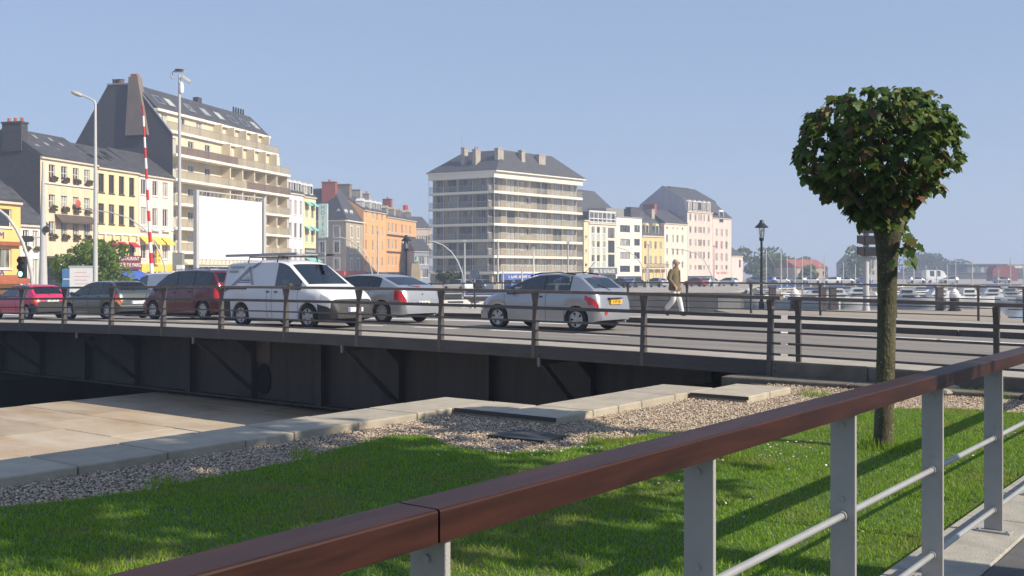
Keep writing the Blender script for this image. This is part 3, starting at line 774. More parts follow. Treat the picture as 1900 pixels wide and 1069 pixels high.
for _ in range(20):                                             # shoots on the trunk below the crown
    a = random.uniform(-1.9, 1.2); r_ = random.uniform(0.12, 0.26)
    add_leaf(Vector((0.04 + r_ * math.cos(a), r_ * math.sin(a), random.uniform(1.75, 2.05))), Vector((math.cos(a), math.sin(a), 0)), random.uniform(0.5, 1.2), random.uniform(.7, 1.1), random.gauss(0, .4))
leaves.sort(key=lambda M: M[1][3])
for M in leaves[:300]: put('leaf', lm, te, M)
lv = np.array([v.co for v in lm.vertices]); allv = []; allf = []; o_ = 0
polys = [tuple(p.vertices) for p in lm.polygons]
for M in leaves[300:]:
    m3 = np.array(M); allv.append(lv @ m3[:3, :3].T + m3[:3, 3]); allf += [tuple(i + o_ for i in q) for q in polys]; o_ += len(lv)
me = bpy.data.meshes.new('foliage'); me.from_pydata(np.concatenate(allv).tolist(), [], allf); me.materials.append(maple_m)
tag(put('foliage', me, te), kind='stuff')

def leafy(name, label, loc, h, rx, rz, n, m, leaf, trunk_r, cz, seed, group=None, lobes=9):
    """a tree with trunk, limbs and a crown of loose leaf faces gathered in clumps"""
    rs = random.Random(seed); e = empty(name, loc, 0, label, 'tree', group)
    MB().tube([(0, 0, -0.2), (0.03 * h * .1, 0, cz * 0.5), (0, 0.02, cz)], [trunk_r * 1.3, trunk_r, trunk_r * 0.7], 8).build('trunk', bark2, e, 50)
    cl = []
    for k in range(lobes):
        a = 2.4 * k + rs.uniform(-.3, .3); q = rs.uniform(0.25, 0.75); zf = rs.uniform(-0.6, 0.75)
        c = Vector((rx * q * math.cos(a), rx * q * math.sin(a), cz + rz * zf)); cl.append((c, rs.uniform(0.32, 0.55)))
        MB().tube([(0, 0, cz * rs.uniform(.55, .9)), c * 0.55 + Vector((0, 0, cz * 0.42)), c], [trunk_r * .5, trunk_r * .3, trunk_r * .1], 5).build('limb', bark2, e, 50)
    vs = []; fs = []
    for i in range(n):
        c, q = cl[i % lobes]
        while True:
            d = Vector((rs.uniform(-1, 1), rs.uniform(-1, 1), rs.uniform(-1, 1)))
            if 0.05 < d.length < 1: break
        d = d.normalized() * d.length ** 0.5
        p = c + Vector((d.x * rx * q * 1.05, d.y * rx * q * 1.05, d.z * rz * q * 1.1))
        nn = Vector((rs.gauss(0, 1), rs.gauss(0, 1), rs.gauss(0.5, 1))).normalized(); t1 = nn.orthogonal().normalized(); t2 = nn.cross(t1); s_ = leaf * rs.uniform(.6, 1.3)
        k = len(vs); vs += [p - t1 * s_, p + t2 * s_ * .55, p + t1 * s_, p - t2 * s_ * .55]; fs.append((k, k + 1, k + 2, k + 3))
    me = bpy.data.meshes.new('crown'); me.from_pydata([tuple(v) for v in vs], [], fs); me.materials.append(m); put('crown', me, e)
    return e
# unseen tree added on the right so its crown shades lawn and handrail
leafy('unseen_shade_tree', 'tall leafy unseen tree added to the right of the camera to shade the near lawn', (5.3, 4.0, -0.1), 10.5, 3.3, 2.9, 6500, spring_m, 0.18, 0.16, 6.9, 5, lobes=16)
# young tree before the cafe fronts
q_ = P(168, 508, 84); leafy('street_tree', 'bright green young street tree in front of the cafe houses', (q_.x, q_.y, GZ), 6, 2.9, 2.0, 5200, spring_m, 0.17, 0.13, 2.7, 8, lobes=14)
# far trees beyond the marina
ft = [(1399, 310, 5.0, 4.6, far_m, 'pale green tree right beside the last pink house'), (1425, 318, 5.5, 4.2, far_m, 'green tree behind the lantern post across the marina'),
      (1452, 330, 5.0, 3.8, far_m, 'rounded green tree left of the red-roofed shed'), (1480, 345, 4.2, 3.6, far_m, 'green tree rising behind the left end of the red-roofed shed'),
      (1500, 285, 2.2, 1.7, far_m, 'low bush in front of the red-roofed shed'), (1592, 300, 5.0, 4.5, far_m, 'pale tree just left of the trunk of the ball tree'),
      (1690, 430, 8, 4.4, far_dk, 'dark far tree right of the trunk of the ball tree'), (1716, 450, 8, 5.0, far_dk, 'tallest dark tree on the far shore'),
      (1745, 460, 8, 4.0, far_dk, 'dark far tree near the long flat-roofed building'), (1776, 470, 8, 3.6, far_dk, 'low dark far tree at the left end of the long flat-roofed building')]
for k, (px_, Y_, rx_, rz_, m_, lb) in enumerate(ft):
    q_ = P(px_, 508, Y_); leafy('far_tree', lb, (q_.x, q_.y, GZ), 9, rx_, rz_, 1300, m_, 0.55, 0.2, rz_ + 0.6, 20 + k, 'trees beyond the marina', 9)
for px_, nm in ((822, 'left'), (848, 'right')):
    q_ = P(px_, 508, 120); leafy('shrub', '%s one of the two dark shrubs below the grey apartment block' % nm, (q_.x, q_.y, GZ), 2, 0.9, 0.7, 500, far_dk, 0.16, 0.06, 1.6, 60 + px_, 'shrubs below the apartment block', 6)
# ---------------------------------------------------------------- buildings
def wallcol(name, c, var=0.07): return mat('wall_' + name, c, 0.9, var + .04, 0.8, 0.08, 5, detail=10, stretch=(1, 1, .22))
class Line:
    """a facade line in plan: start point, direction"""
    def __init__(s, x, y, dx, dy):
        L = math.hypot(dx, dy); s.o = Vector((x, y)); s.d = Vector((dx / L, dy / L))
    def t(s, px):
        r = (px - 950.0) / FPX; return (s.o.y * r - s.o.x) / (s.d.x - s.d.y * r)
    def at(s, t): return s.o + s.d * t
    def Y(s, px): return s.at(s.t(px)).y
    def z(s, px, py): return hz(py, s.Y(px)) - GZ
def openwall(w, h, ops, depth, z0=0.0, reveal=0.2, back=True):
    mb = MB(); xs = sorted({0.0, w, *[round(v, 3) for o in ops for v in o[:2]]}); zs = sorted({z0, h, *[round(v, 3) for o in ops for v in o[2:4]]})
    for a, b in zip(xs, xs[1:]):
        for c, d in zip(zs, zs[1:]):
            mx, mz = (a + b) / 2, (c + d) / 2
            if any(o[0] < mx < o[1] and o[2] < mz < o[3] for o in ops): continue
            mb.face([(a, 0, c), (b, 0, c), (b, 0, d), (a, 0, d)])
    for o in ops:
        a, b, c, d = [round(v, 3) for v in o[:4]]; y = reveal
        mb.face([(a, 0, c), (a, y, c), (a, y, d), (a, 0, d)]); mb.face([(b, y, c), (b, 0, c), (b, 0, d), (b, y, d)])
        mb.face([(a, 0, d), (a, y, d), (b, y, d), (b, 0, d)]); mb.face([(a, y, c), (a, 0, c), (b, 0, c), (b, y, c)])
    if depth:
        mb.face([(0, depth, z0), (0, 0, z0), (0, 0, h), (0, depth, h)]); mb.face([(w, 0, z0), (w, depth, z0), (w, depth, h), (w, 0, h)])
        if back: mb.face([(w, depth, z0), (0, depth, z0), (0, depth, h), (w, depth, h)])
    return mb
_wc = {}
def window(e, x0, x1, z0, z1, style='w', y=0.12, M=None, pm=None, fm=None, sill=True, mull=1, trans=0):
    w, h = round(x1 - x0, 2), round(z1 - z0, 2); key = (w, h, style, mull, trans, sill, (pm or pane_m).name, (fm or framew).name)
    if key not in _wc:
        b = 0.07; mb = MB(); fx = w / 2
        mb.box(-fx, -fx + b, 0, 0.06, 0, h); mb.box(fx - b, fx, 0, 0.06, 0, h); mb.box(-fx + b, fx - b, 0, 0.06, 0, b); mb.box(-fx + b, fx - b, 0, 0.06, h - b, h)
        for k in range(mull):
            c = -fx + w * (k + 1) / (mull + 1); mb.box(c - 0.04, c + 0.04, -0.004, 0.056, b, h - b)
        for k in range(trans):
            c = h * (k + 1) / (trans + 1); mb.box(-fx + b, fx - b, -0.002, 0.058, c - 0.03, c + 0.03)
        if sill: mb.box(-fx - 0.06, fx + 0.06, -y - 0.10, -y - 0.003, -0.12, -0.005)
        f = mb.mesh('window', fm or framew, fix=False); p = MB().face([(-fx + 0.02, 0.03, 0.02), (fx - 0.02, 0.03, 0.02), (fx - 0.02, 0.03, h - 0.02), (-fx + 0.02, 0.03, h - 0.02)]).mesh('pane', pm or pane_m, fix=False)
        _wc[key] = (f, p)
    f, p = _wc[key]; T = Matrix.Translation(((x0 + x1) / 2, y, z0))
    o = put('window', f, e, (M @ T) if M is not None else T); put('pane', p, o)
    return o
def chimney(e, x0, x1, y0, y1, z0, z1, m=render_ch, pots=3, M=None):
    o = MB().box(x0, x1, y0, y1, z0, z1).box(x0 - .08, x1 + .08, y0 - .08, y1 + .08, z1 + 0.002, z1 + .18).build('chimney', m, e, M=M)
    for k in range(pots):
        c = x0 + (x1 - x0) * (k + .5) / pots
        MB().lathe([(0.14, z1 + .17), (0.11, z1 + .55), (0.13, z1 + .62), (0.02, z1 + .62)], 8, (c, (y0 + y1) / 2, 0)).build('chimney_pot', terracotta, o)
    return o
def gable_roof(e, w, D, ze, zr, m=slate, ov=0.25, name='roof', x0=0.0, ridge=None):
    r = ridge if ridge is not None else D / 2
    return MB().extr([(x0 - 0.02, -ov, ze - 0.12), (x0 - 0.02, -ov, ze + 0.05), (x0 - 0.02, r, zr), (x0 - 0.02, D + ov, ze + 0.05), (x0 - 0.02, D + ov, ze - 0.12)], (w + 0.04, 0, 0)).build(name, m, e)
def skylight(roof, x, ze, zr, ridge, f, w=0.8, h=1.1, m=None):
    sl_ = math.atan2(zr - ze, ridge); y = ridge * f; z = ze + (zr - ze) * f + 0.08
    o = MB().box(-w / 2, w / 2, -h / 2, h / 2, -0.03, 0.05).build('skylight', m or zinc, roof); o.location = (x, y, z); o.rotation_euler = (sl_, 0, 0); return o
def dormer(e, xc, z0, w, h, y=0.3, m=None, D=1.6, arch=False):
    mm = m or framew; mb = MB()
    mb.box(xc - w / 2 - .14, xc - w / 2, y, y + D, z0, z0 + h); mb.box(xc + w / 2, xc + w / 2 + .14, y, y + D, z0, z0 + h); mb.box(xc - w / 2 - .16, xc + w / 2 + .16, y - .03, y + D, z0 - .14, z0 - .002)
    top = [(xc - w / 2 - .22, y - .06, z0 + h), (xc + w / 2 + .22, y - .06, z0 + h), (xc + w / 2 * (.7 if arch else .02), y - .06, z0 + h + .42), (xc, y - .06, z0 + h + .55), (xc - w / 2 * (.7 if arch else .02), y - .06, z0 + h + .42)]
    mb.extr(top, (0, D, 0)); o = mb.build('dormer', mm, e)
    MB().box(xc - w / 2 + .0, xc + w / 2, y + .1, y + .16, z0, z0 + h).build('pane', pane_m, o); return o
def house(name, label, ln, px0, px1, D, h, cols, rows, wcol, group, ww=1.0, style='w', zr=None, roof=True, ridge=None, pm=None, fm=None, mull=1, trans=0, extra=None, ov=0.25, roofm=None, sill=True, skip=(), cornice=True):
    t0, t1 = ln.t(px0), ln.t(px1); p = ln.at(t0); w = t1 - t0
    e = empty(name, (p.x, p.y, GZ), math.atan2(ln.d.y, ln.d.x), label, 'building', group)
    ops = []
    for r_, (za, zb) in enumerate(rows):
        for c_, px in enumerate(cols):
            if (r_, c_) in skip: continue
            x = ln.t(px) - t0; ops.append((x - ww / 2, x + ww / 2, za, zb))
    ex = extra or []
    openwall(w, h, ops + ex, D).build('wall', wcol, e)
    for o in ops: window(e, *o, style=style, pm=pm, fm=fm, mull=mull, trans=trans, sill=sill)
    if cornice: MB().box(-0.02, w + 0.02, -0.22, -0.003, h - 0.32, h - 0.02).build('cornice', mat('cornice', (0.62, 0.55, 0.45), 0.8, 0.08, 1), e)
    if roof: gable_roof(e, w, D, h, zr or h + 3, roofm or slate, ov, ridge=ridge)
    return e, w, t0
def glyphs(parent, w, h, m, x, y, z, words):
    """lettering too far away to read: strokes of the size and spacing of letters"""
    rs = random.Random(int(x * 97 + w * 31)); mb = MB(); n = sum(words) + len(words) - 1; cw = w / n; k = 0
    for wd_ in words:
        for _ in range(wd_):
            a = x - w / 2 + k * cw; k += 1; st = cw * .22
            mb.box(a, a + st, y - .02, y, z - h / 2, z + h / 2)
            if rs.random() < .7: mb.box(a + cw * .55, a + cw * .55 + st, y - .02, y, z - h / 2, z + h / 2 * rs.choice((1, 1, .1)))
            q = rs.choice((-.5, 0, .5)) * (h - h * .2); mb.box(a + st, a + cw * .55, y - .019, y, z + q - h * .1, z + q + h * .1)
        k += 1
    return mb.build('lettering', m, parent)
def awning(e, x0, x1, z, drop, out, m, name='awning', y=0.0):
    mb = MB(); mb.extr([(x0, y - .02, z), (x0, y - out, z - drop), (x0, y - out, z - drop - .18), (x0, y - out + .03, z - drop - .18), (x0, y - out + .03, z - drop - .03), (x0, y - .02, z - .06)], (x1 - x0, 0, 0))
    return mb.build(name, m, e)
red_aw = mat('red_awning', (0.42, 0.03, 0.06), 0.8, 0.1, 3)
yel_aw = mat('yellow_awning', (0.80, 0.56, 0.10), 0.8, 0.08, 3)
teal_aw = mat('teal_awning', (0.20, 0.48, 0.46), 0.8, 0.08, 3)
blue_aw = mat('blue_awning', (0.04, 0.12, 0.50), 0.8, 0.1, 3)
flower_m = mat('planter_green', (0.035, 0.07, 0.02), 0.9, 0.3, 8, col2=(0.10, 0.05, 0.03))
LR = Line(-42.3, 132.0, 0.27, 0.963)
GRP = 'old houses in the left row'
# cream house
cream = wallcol('cream', (0.74, 0.60, 0.43))
e, w_, t0 = house('terraced_house', 'cream four-storey house with flower boxes and tall slate gable wall', LR, 75, 181, 9, 14.3, [96.3, 119, 140.7, 161.5], [(12.0, 13.5), (8.9, 10.5), (5.95, 7.55)], cream, GRP, ww=0.95, zr=17.4, trans=1)
roof_ = [c for c in e.children if c.name.startswith('roof')][0]
for k, f in ((1.5, .35), (3.6, .5), (4.6, .3), (6.5, .6), (5.6, .75), (3.2, .75)): skylight(roof_, k, 14.3, 17.4, 4.5, f, 0.5, 0.6)
MB().extr([(-0.06, 0.02, 0), (-0.06, 8.98, 0), (-0.06, 8.98, 14.2), (-0.06, 4.5, 17.3), (-0.06, 0.02, 14.2)], (0.05, 0, 0)).build('gable_wall', slate_wall, e)
chimney(e, -0.2, 0.75, 2.2, 4.6, 14.8, 17.7, slate_wall, 0)
for k in range(3): MB().lathe([(0.20, 17.8), (0.16, 18.3), (0.05, 18.3)], 8, (0.28, 2.5 + .8 * k, 0)).build('chimney_pot', terracotta, e)
for px in (96.3, 119, 140.7, 161.5):
    for z in (12.0, 8.9, 5.95):
        x = LR.t(px) - t0; mb = MB().box(x - .5, x + .5, -.35, -.11, z - .25, z - .02)
        for q in range(16): mb.ell((x + random.uniform(-.5, .5), -.25 + random.uniform(-.12, .1), z + random.uniform(-.05, .28)), .14, .13, .12, 5, 3)
        mb.build('flower_box', flower_m, e)
    for z in (11.05,): MB().box(LR.t(px) - t0 - .5, LR.t(px) - t0 + .5, -.03, -.003, z - .7, z + .3).build('wall_panel', mat('panel', (0.66, 0.55, 0.38), .9, .05, 2), e)
MB().box(0.1, w_ - 0.05, -0.16, -0.003, 11.45, 11.62).build('string_course', framew, e)
awning(e, 2.1, 8.1, 8.35, 0.75, 0.9, mat('brown_awning', (0.10, 0.075, 0.06), .85, .2, 3))
MB().box(0.2, w_ - .2, -0.3, -0.02, 0.1, 3.3).build('shopfront', pane_dk, e); awning(e, 0.1, w_ - .1, 3.9, 0.5, 2.2, mat('dark_awning', (0.05, 0.05, 0.045), .8, .2, 3))
MB().box(0.2, w_ - .2, -2.3, -2.2, 2.95, 3.05).build('lamp_strip', framew, e)
MB().ell((5.2, -0.5, 9.6), 0.45, .12, .45, 12, 6).build('round_sign', mat('sign_red', (0.45, 0.10, 0.06), .6, .1, 2), e)
# yellow house
yel = wallcol('yellow', (0.76, 0.63, 0.38))
e, w_, t0 = house('terraced_house', 'yellow house with tall dark windows and small red awnings', LR, 181.6, 257, 9, 14.1, [188, 207, 225.6, 244.5], [(11.2, 13.3), (7.7, 9.95), (3.9, 5.5)], yel, GRP, ww=1.0, zr=17.0, pm=pane_dk, fm=mat('dark_frame', (0.10, 0.085, 0.07), .6, .1, 2), sill=True)
roof_ = [c for c in e.children if c.name.startswith('roof')][0]
for k, f in ((1.2, .35), (2.6, .35), (4.0, .35), (5.2, .62), (0.8, .7)): skylight(roof_, k, 14.1, 17.0, 4.5, f, 0.9, 1.5, pane_dk)
for px in (188, 207, 225.6, 244.5): x = LR.t(px) - t0; awning(e, x - .62, x + .62, 5.75, 0.45, 0.7, red_aw)
MB().box(0.05, w_ - .05, -.14, -.003, 6.5, 6.75).build('string_course', framew, e)
for k in range(5): MB().box(0.9 + k * 1.5, 1.15 + k * 1.5, -.25, -.003, 6.0, 6.48).build('corbel', yel, e)
MB().box(0.1, w_ - .1, -.1, -.02, 0.1, 3.0).build('shopfront', pane_dk, e)
sg = MB().box(2.6, 7.2, -.5, -.35, 2.55, 4.15).build('sign_board', mat('sign_dark_red', (0.16, 0.02, 0.02), .6, .1, 2), e)
text(sg, 'RESTAURANT', 0.62, white_m, (4.95, -.52, 3.78)); text(sg, 'CAFE DE PARIS', 0.66, white_m, (4.95, -.52, 3.05))
awning(e, 2.5, 7.3, 2.5, 0.85, 2.4, blue_aw)
# pale pink house
pnk = wallcol('palepink', (0.75, 0.61, 0.56))
e, w_, t0 = house('terraced_house', 'pale pink house with yellow awnings and yellow shopfront below', LR, 257.6, 321.5, 9, 14.0, [266.5, 287.7, 306.5], [(11.5, 13.3), (7.85, 10.0), (3.85, 5.55)], pnk, GRP, ww=1.05, zr=17.2)
for px in (266.5, 287.7, 306.5):
    x = LR.t(px) - t0; awning(e, x - .85, x + .85, 6.5, 0.75, 0.9, yel_aw); MB().box(x - .7, x + .7, -.35, -.003, 7.2, 7.35).build('sill', framew, e)
MB().box(0.05, w_ - .05, -.12, -.003, 7.4, 7.6).build('string_course', framew, e)
sf = MB().box(0.1, w_ - .1, -.35, -.02, 0.1, 3.2).build('shopfront', mat('shop_yellow', (0.80, 0.52, 0.08), .7, .1, 2), e)
for k in range(5): MB().box(1.0 + 1.15 * k, 1.7 + 1.15 * k, -.37, -.345, 0.6, 2.3).build('shop_pane', pane_dk, sf)
vs_ = MB().box(LR.t(283) - t0 - .4, LR.t(283) - t0 + .4, -.9, -.7, 3.3, 5.0).build('shop_sign', yel_aw, e)
for k in range(3): MB().lathe([(0.13, 0), (0.13, .02)], 10, (LR.t(283) - t0, -.925, 3.7 + .5 * k), 'y').build('sign_letter', mat('sign_green', (0.05, .25, .06), .6), vs_)
# two low houses at the left edge
LX = Line(-38.2, 82.0, 0.27, 0.963)
oy = wallcol('orange_yellow', (0.80, 0.53, 0.20))
e, w_, t0 = house('low_house', 'low orange-yellow cafe house at the left edge of the photo', LX, -70, 38, 8, 7.7, [-40, 8], [(5.6, 7.0), (2.45, 4.0)], oy, GRP, ww=1.5, zr=11.0, mull=0)
MB().box(0.1, w_ - .2, -.02 - 0.3, -.02, 4.2, 4.5).build('tile_canopy', terracotta, e); awning(e, 0.1, w_ + .2, 1.95, 0.5, 1.1, terracotta)
text(e, 'A', 0.75, plate_blue, (LX.t(3) - t0, -.05, 2.15)); text(e, 'M', 0.75, plate_blue, (LX.t(2) - t0, -.05, 4.95))
LX2 = Line(-43.9, 95.0, 0.27, 0.963)
e, w_, t0 = house('low_house', 'low white house with slate roof between the cafe and the cream house', LX2, 30, 86, 8, 6.6, [48, 66, 80], [(4.4, 6.0), (0.9, 3.4)], wallcol('white', (0.80, 0.79, 0.77)), GRP, ww=0.8, zr=10.2)
for px in (48, 66): x = LX2.t(px) - t0; MB().ell((x, -.25, 4.35), .5, .16, .22, 7, 4).build('flower_box', flower_m, e)
# big stepped apartment block
BLc = wallcol('block', (0.68, 0.59, 0.43)); slabm = mat('slab_white', (0.82, 0.77, 0.67), .8, .06, 1)
t0 = 0.12; W_ = LR.t(535) - t0; p = LR.at(t0)
blk = empty('apartment_block', (p.x, p.y, GZ), math.atan2(LR.d.y, LR.d.x), 'tall stepped apartment block with long white balconies and steep slate roof', 'building')
lev = [(4.9, 0.0), (7.9, 0.0), (10.95, 0.0), (14.0, 0.0), (17.1, 0.0), (20.2, 1.3), (22.9, 2.6)]
MB().box(0.02, W_, 1.65, 14, 0, 17.0).build('core', BLc, blk)
for i, (z, back) in enumerate(lev):
    zb = z - 0.32; z1 = lev[i + 1][0] - .32 if i + 1 < len(lev) else None
    Wl = W_ - (0, 0, 0, 0, .2, 1.5, 1.6)[i]; xr = Wl + .25
    MB().box(-0.05, xr, back - 0.35, back + 1.8, zb, z).build('balcony_slab' if i < 6 else 'fascia', slabm, blk)
    if z1 is None: continue
    nb = lev[i + 1][1]; yb = max(back, nb if i >= 4 else 0) + 1.35
    if i >= 4: yb = back + 1.35
    h = z1 - z; ops = []; nw = 3
    for k in range(nw): x = 1.2 + k * 4.0; ops.append((x, x + 1.3, 0.02 if k != 1 else 0.7, 2.2))
    nl_ = 5
    for k in range(nl_): x = 14.2 + k * 3.3; ops.append((x, x + 1.7, 0.05, 2.2))
    Mx = Matrix.Translation((0, yb, z + .003))
    ops = [o for o in ops if o[1] < Wl - .1]
    openwall(Wl, h - .006, ops, 0, reveal=.15).build('wall', BLc, blk, M=Mx)
    for o in ops: window(blk, *o, y=.1, M=Mx, sill=False, pm=pane_cur if (o[0] < 13 and random.random() < .5) else pane_m)
    for k in range(nl_ + 1):
        x = 13.4 + k * 3.3
        if x < Wl - .2 or i < 4: MB().box(x - .1, x + .1, back + .0, yb - .003, z + .003, z1 - .003).build('divider', BLc, blk)
    brown0, brown1 = {4: (0.0, 14.0), 3: (15, 30)}.get(i, (0, 0))
    x = 0.0; pw = 2.48
    while x < xr - .2:
        x1 = min(x + pw, xr - .05); mm = bal_brown if brown0 <= x < brown1 else bal_glass
        MB().box(x + .03, x1 - .03, back - .30, back - .26, z + .05, z + 1.0).build('balcony_panel', mm, blk); x = x1
    MB().box(-.03, xr - .03, back - .32, back - .24, z + 1.01, z + 1.06).build('balcony_rail', bal_brown if False else zinc, blk)
# ground floor of the block
ops = [(1.0 + 3.6 * k, 3.9 + 3.6 * k, 0.3, 3.2) for k in range(8)]
openwall(W_, 4.55, ops, 0, reveal=.2).build('wall', mat('ground_wall', (0.42, .38, .30), .9, .1, 1), blk, M=Matrix.Translation((0, 0.9, 0)))
for o in ops: window(blk, *o, y=.15, M=Matrix.Translation((0, 0.9, 0)), sill=False, pm=pane_dk)
awning(blk, 0.5, 22, 3.9, 0.5, 1.6, mat('cream_awning', (.66, .6, .45), .8, .08, 2))
# roof and slate gable of the block
zt = 22.95
roof = MB().extr([(-.06, 2.35, zt), (-.06, 5.6, 26.0), (-.06, 9.6, 26.1), (-.06, 14.6, 18.6), (-.06, 14.2, 17), (-.06, 3, 17), (-.06, 3, zt)], (W_ - 1.5, 0, 0)).build('roof', slate, blk)
MB().extr([(-.12, 0.05, 0.0), (-.12, 14.2, 0.0), (-.12, 14.2, 18.6), (-.12, 9.6, 26.05), (-.12, 5.6, 25.95), (-.12, 0.15, 19.4)], (0.05, 0, 0)).build('gable_wall', slate_wall, blk)
MB().beam((-.1, 0.05, 19.45), (-.1, 5.7, 26.1), .2, .14).build('verge', zinc, blk)
MB().beam((-.1, 5.6, 26.1), (-.1, 9.7, 26.2), .2, .14).build('verge', zinc, blk)
MB().extr([(-.55, 3.5, 19.5), (-.55, 6.7, 19.5), (-.55, 6.2, 26.9), (-.55, 4.9, 26.9)], (0.9, 0, 0)).build('chimney', mat('chim_brown', (.20, .165, .14), .9, .15, 1), blk)
MB().box(-.4, .2, 5.1, 6.0, 26.91, 27.25).build('chimney_pot', terracotta, blk)
for yy in (8.6, 9.3): MB().lathe([(.45, 26), (.45, 26.9), (.55, 26.95), (.1, 27.0)], 10, (1.2, yy, 0)).build('chimney_pot', mat('pot_brown', (.12, .08, .07), .8), blk)
MB().box(15.2, 16.2, 6.2, 7.0, 25.9, 26.9).build('chimney', slate_wall, blk)
for k in range(5): MB().lathe([(.14, 26), (.12, 26.9), (.03, 26.9)], 6, (24.4 + .7 * k, 6, 0)).build('chimney_pot', blackm, blk)
for k, (x, lt) in enumerate(((2.2, 0), (4.6, 1), (9.2, 0), (13.0, 0), (16.6, 1), (20.2, 0), (23.6, 0), (26.6, 1))):
    f = MB().box(-.75, .75, -.8, .8, -.05, .08).build('roof_window', zinc, blk); f.location = (x, 3.75, 24.3); f.rotation_euler = (math.atan2(3.05, 3.25), 0, 0)
    MB().box(-.62, .62, -.68, .68, .081, .09).build('pane', pane_m if not lt else pane_cur, f)
MB().loft([[(W_ - 2.2, 2.9, 17.1), (W_ + .25, 2.0, 17.1), (W_ + .25, 14, 17.1), (W_ - 2.2, 14, 17.1)], [(W_ - 2.2, 4.2, 22.85), (W_ - 1.35, 4.2, 22.85), (W_ - 1.35, 13, 22.85), (W_ - 2.2, 13, 22.85)]]).build('side_roof', slate, blk)
# lilac house and hotel
e, w_, t0 = house('terraced_house', 'narrow pale lilac house between the stepped block and the hotel', LR, 535.3, 563, 9, 14.6, [539, 548.5, 558.5], [(11.2, 13.4), (7.6, 9.9), (3.6, 5.9)], wallcol('lilac', (0.68, 0.63, 0.66)), GRP, ww=0.8, zr=17.4, roof=True, mull=0)
for px in (539.5, 549, 558.5): dormer(e, LR.t(px) - t0, 14.9, .7, 1.2, y=.2)
e, w_, t0 = house('hotel', 'narrow yellow hotel with teal window awnings and a vertical hotel sign', LR, 563.3, 586, 9, 14.4, [569, 580], [(10.9, 13.2), (7.0, 9.3), (3.2, 4.6)], wallcol('hotelyellow', (0.74, 0.62, 0.37)), GRP, ww=0.95, zr=17.0)
for px in (569, 580):
    x = LR.t(px) - t0; dormer(e, x, 14.8, .8, 1.2, y=.2)
    for z in (13.5, 9.6): awning(e, x - .75, x + .75, z, .55, .8, teal_aw)
awning(e, .3, w_ - .2, 4.6, .5, 1.2, teal_aw)
nb = MB().box(.4, w_ - .3, -.12, -.02, 5.1, 6.1).build('name_board', mat('dark_board', (.06, .08, .09), .6), e); text(nb, 'AMBASSADEUR', .5, framew, (w_ / 2, -.14, 5.6))
vs_ = MB().box(w_ - .1, w_ + .15, -2.1, -.5, 7.9, 13.3).build('hotel_sign', mat('sign_pale', (.55, .68, .70), .5, .05, 2), e)
for k, ch in enumerate('HOTEL'): text(vs_, ch, .95, mat('teal_letter', (.04, .28, .30), .5), (w_ - .105, -1.3, 12.7 - .92 * k), (R(90), 0, R(-90)))
text(vs_, '**', .8, mat('teal_letter', (.04, .28, .30)), (w_ - .105, -1.3, 8.2), (R(90), 0, R(-90)))
# grey stone corner house
stw = wallcol('stone', (0.42, 0.36, 0.27), .15)
cx, cy = (642 - 950) * 205 / FPX, 205
SR = Line(cx, cy, .203, .979); SLn = Line(cx, cy, -.9, .43)
wR = SR.t(674); wL = 13.0
st_ = empty('stone_house', (cx, cy, GZ), math.atan2(SR.d.y, SR.d.x), 'grey stone corner house with white window surrounds and slate hip roof', 'building')
ang = math.atan2(-SLn.d.y, -SLn.d.x) - math.atan2(SR.d.y, SR.d.x)
ML = Matrix.Rotation(ang, 4, 'Z') @ Matrix.Translation((-wL, 0, 0))
hS = 12.5; rowsS = [(9.2, 11.3), (6.2, 8.3), (2.9, 5.0)]
sur = mat('surround', (.70, .64, .53), .8, .05, 1)
def stonewin(cols, M, width):
    ops = [(x - .55, x + .55, a, b) for x in cols for a, b in rowsS]
    openwall(width, hS, ops, 0).build('wall', stw, st_, M=M)
    for o in ops:
        q = window(st_, *o, M=M, sill=False, mull=1); x0, x1, z0, z1 = o; mb = MB()
        wd = x1 - x0; mb.box(-wd/2 - .3, -wd/2 - .003, -.18, -.122, -.25, z1 - z0 + .3); mb.box(wd/2 + .003, wd/2 + .3, -.18, -.122, -.25, z1 - z0 + .3); mb.box(-wd/2 - .003, wd/2 + .003, -.18, -.122, z1 - z0 + .004, z1 - z0 + .3); mb.box(-wd/2 - .003, wd/2 + .003, -.20, -.122, -.25, -.004); mb.build('surround', sur, q)
    MB().box(-.1, width + .1, -.35, -.003, hS - .25, hS).build('cornice', sur, st_, M=M)
    MB().box(0.1, width - .1, -.5, -.02, 1.7, 2.6).build('shop_awning', mat('shop_red', (.60, .08, .05), .7, .1, 2), st_, M=M)
    MB().box(0.1, width - .1, -.1, -.02, .1, 1.6).build('shopfront', pane_dk, st_, M=M)
stonewin([SR.t(652), SR.t(664)], None, wR); stonewin([wL - 2.2, wL - 5.6, wL - 9], ML, wL)
pl = ML @ Vector((0, 0, 0)); pb = pl + Vector((wR, 0, 0))
rf = MB(); b_ = [Vector((0, -.2, hS)), Vector((wR, -.2, hS)), Vector((pb.x, pb.y + 2, hS)), Vector((pl.x, pl.y, hS))]; c_ = sum(b_, Vector()) / 4
tp_ = [c_.lerp(v, .38) + Vector((0, 0, 6.6)) for v in b_]
rf.loft([b_, tp_]); rf.build('roof', slate, st_)
for x in (2.2, 5.2): dormer(st_, x, hS + .5, .8, 1.2, y=.7)
for x in (wL - 2.4, wL - 6.0):
    o = dormer(st_, 0, 0, .9, 1.2, y=0); o.matrix_local = ML @ Matrix.Translation((x, .9, hS + .6))
chimney(st_, 3.0, 4.2, 3.4, 6.2, hS, hS + 7.6, brick_m, 3)
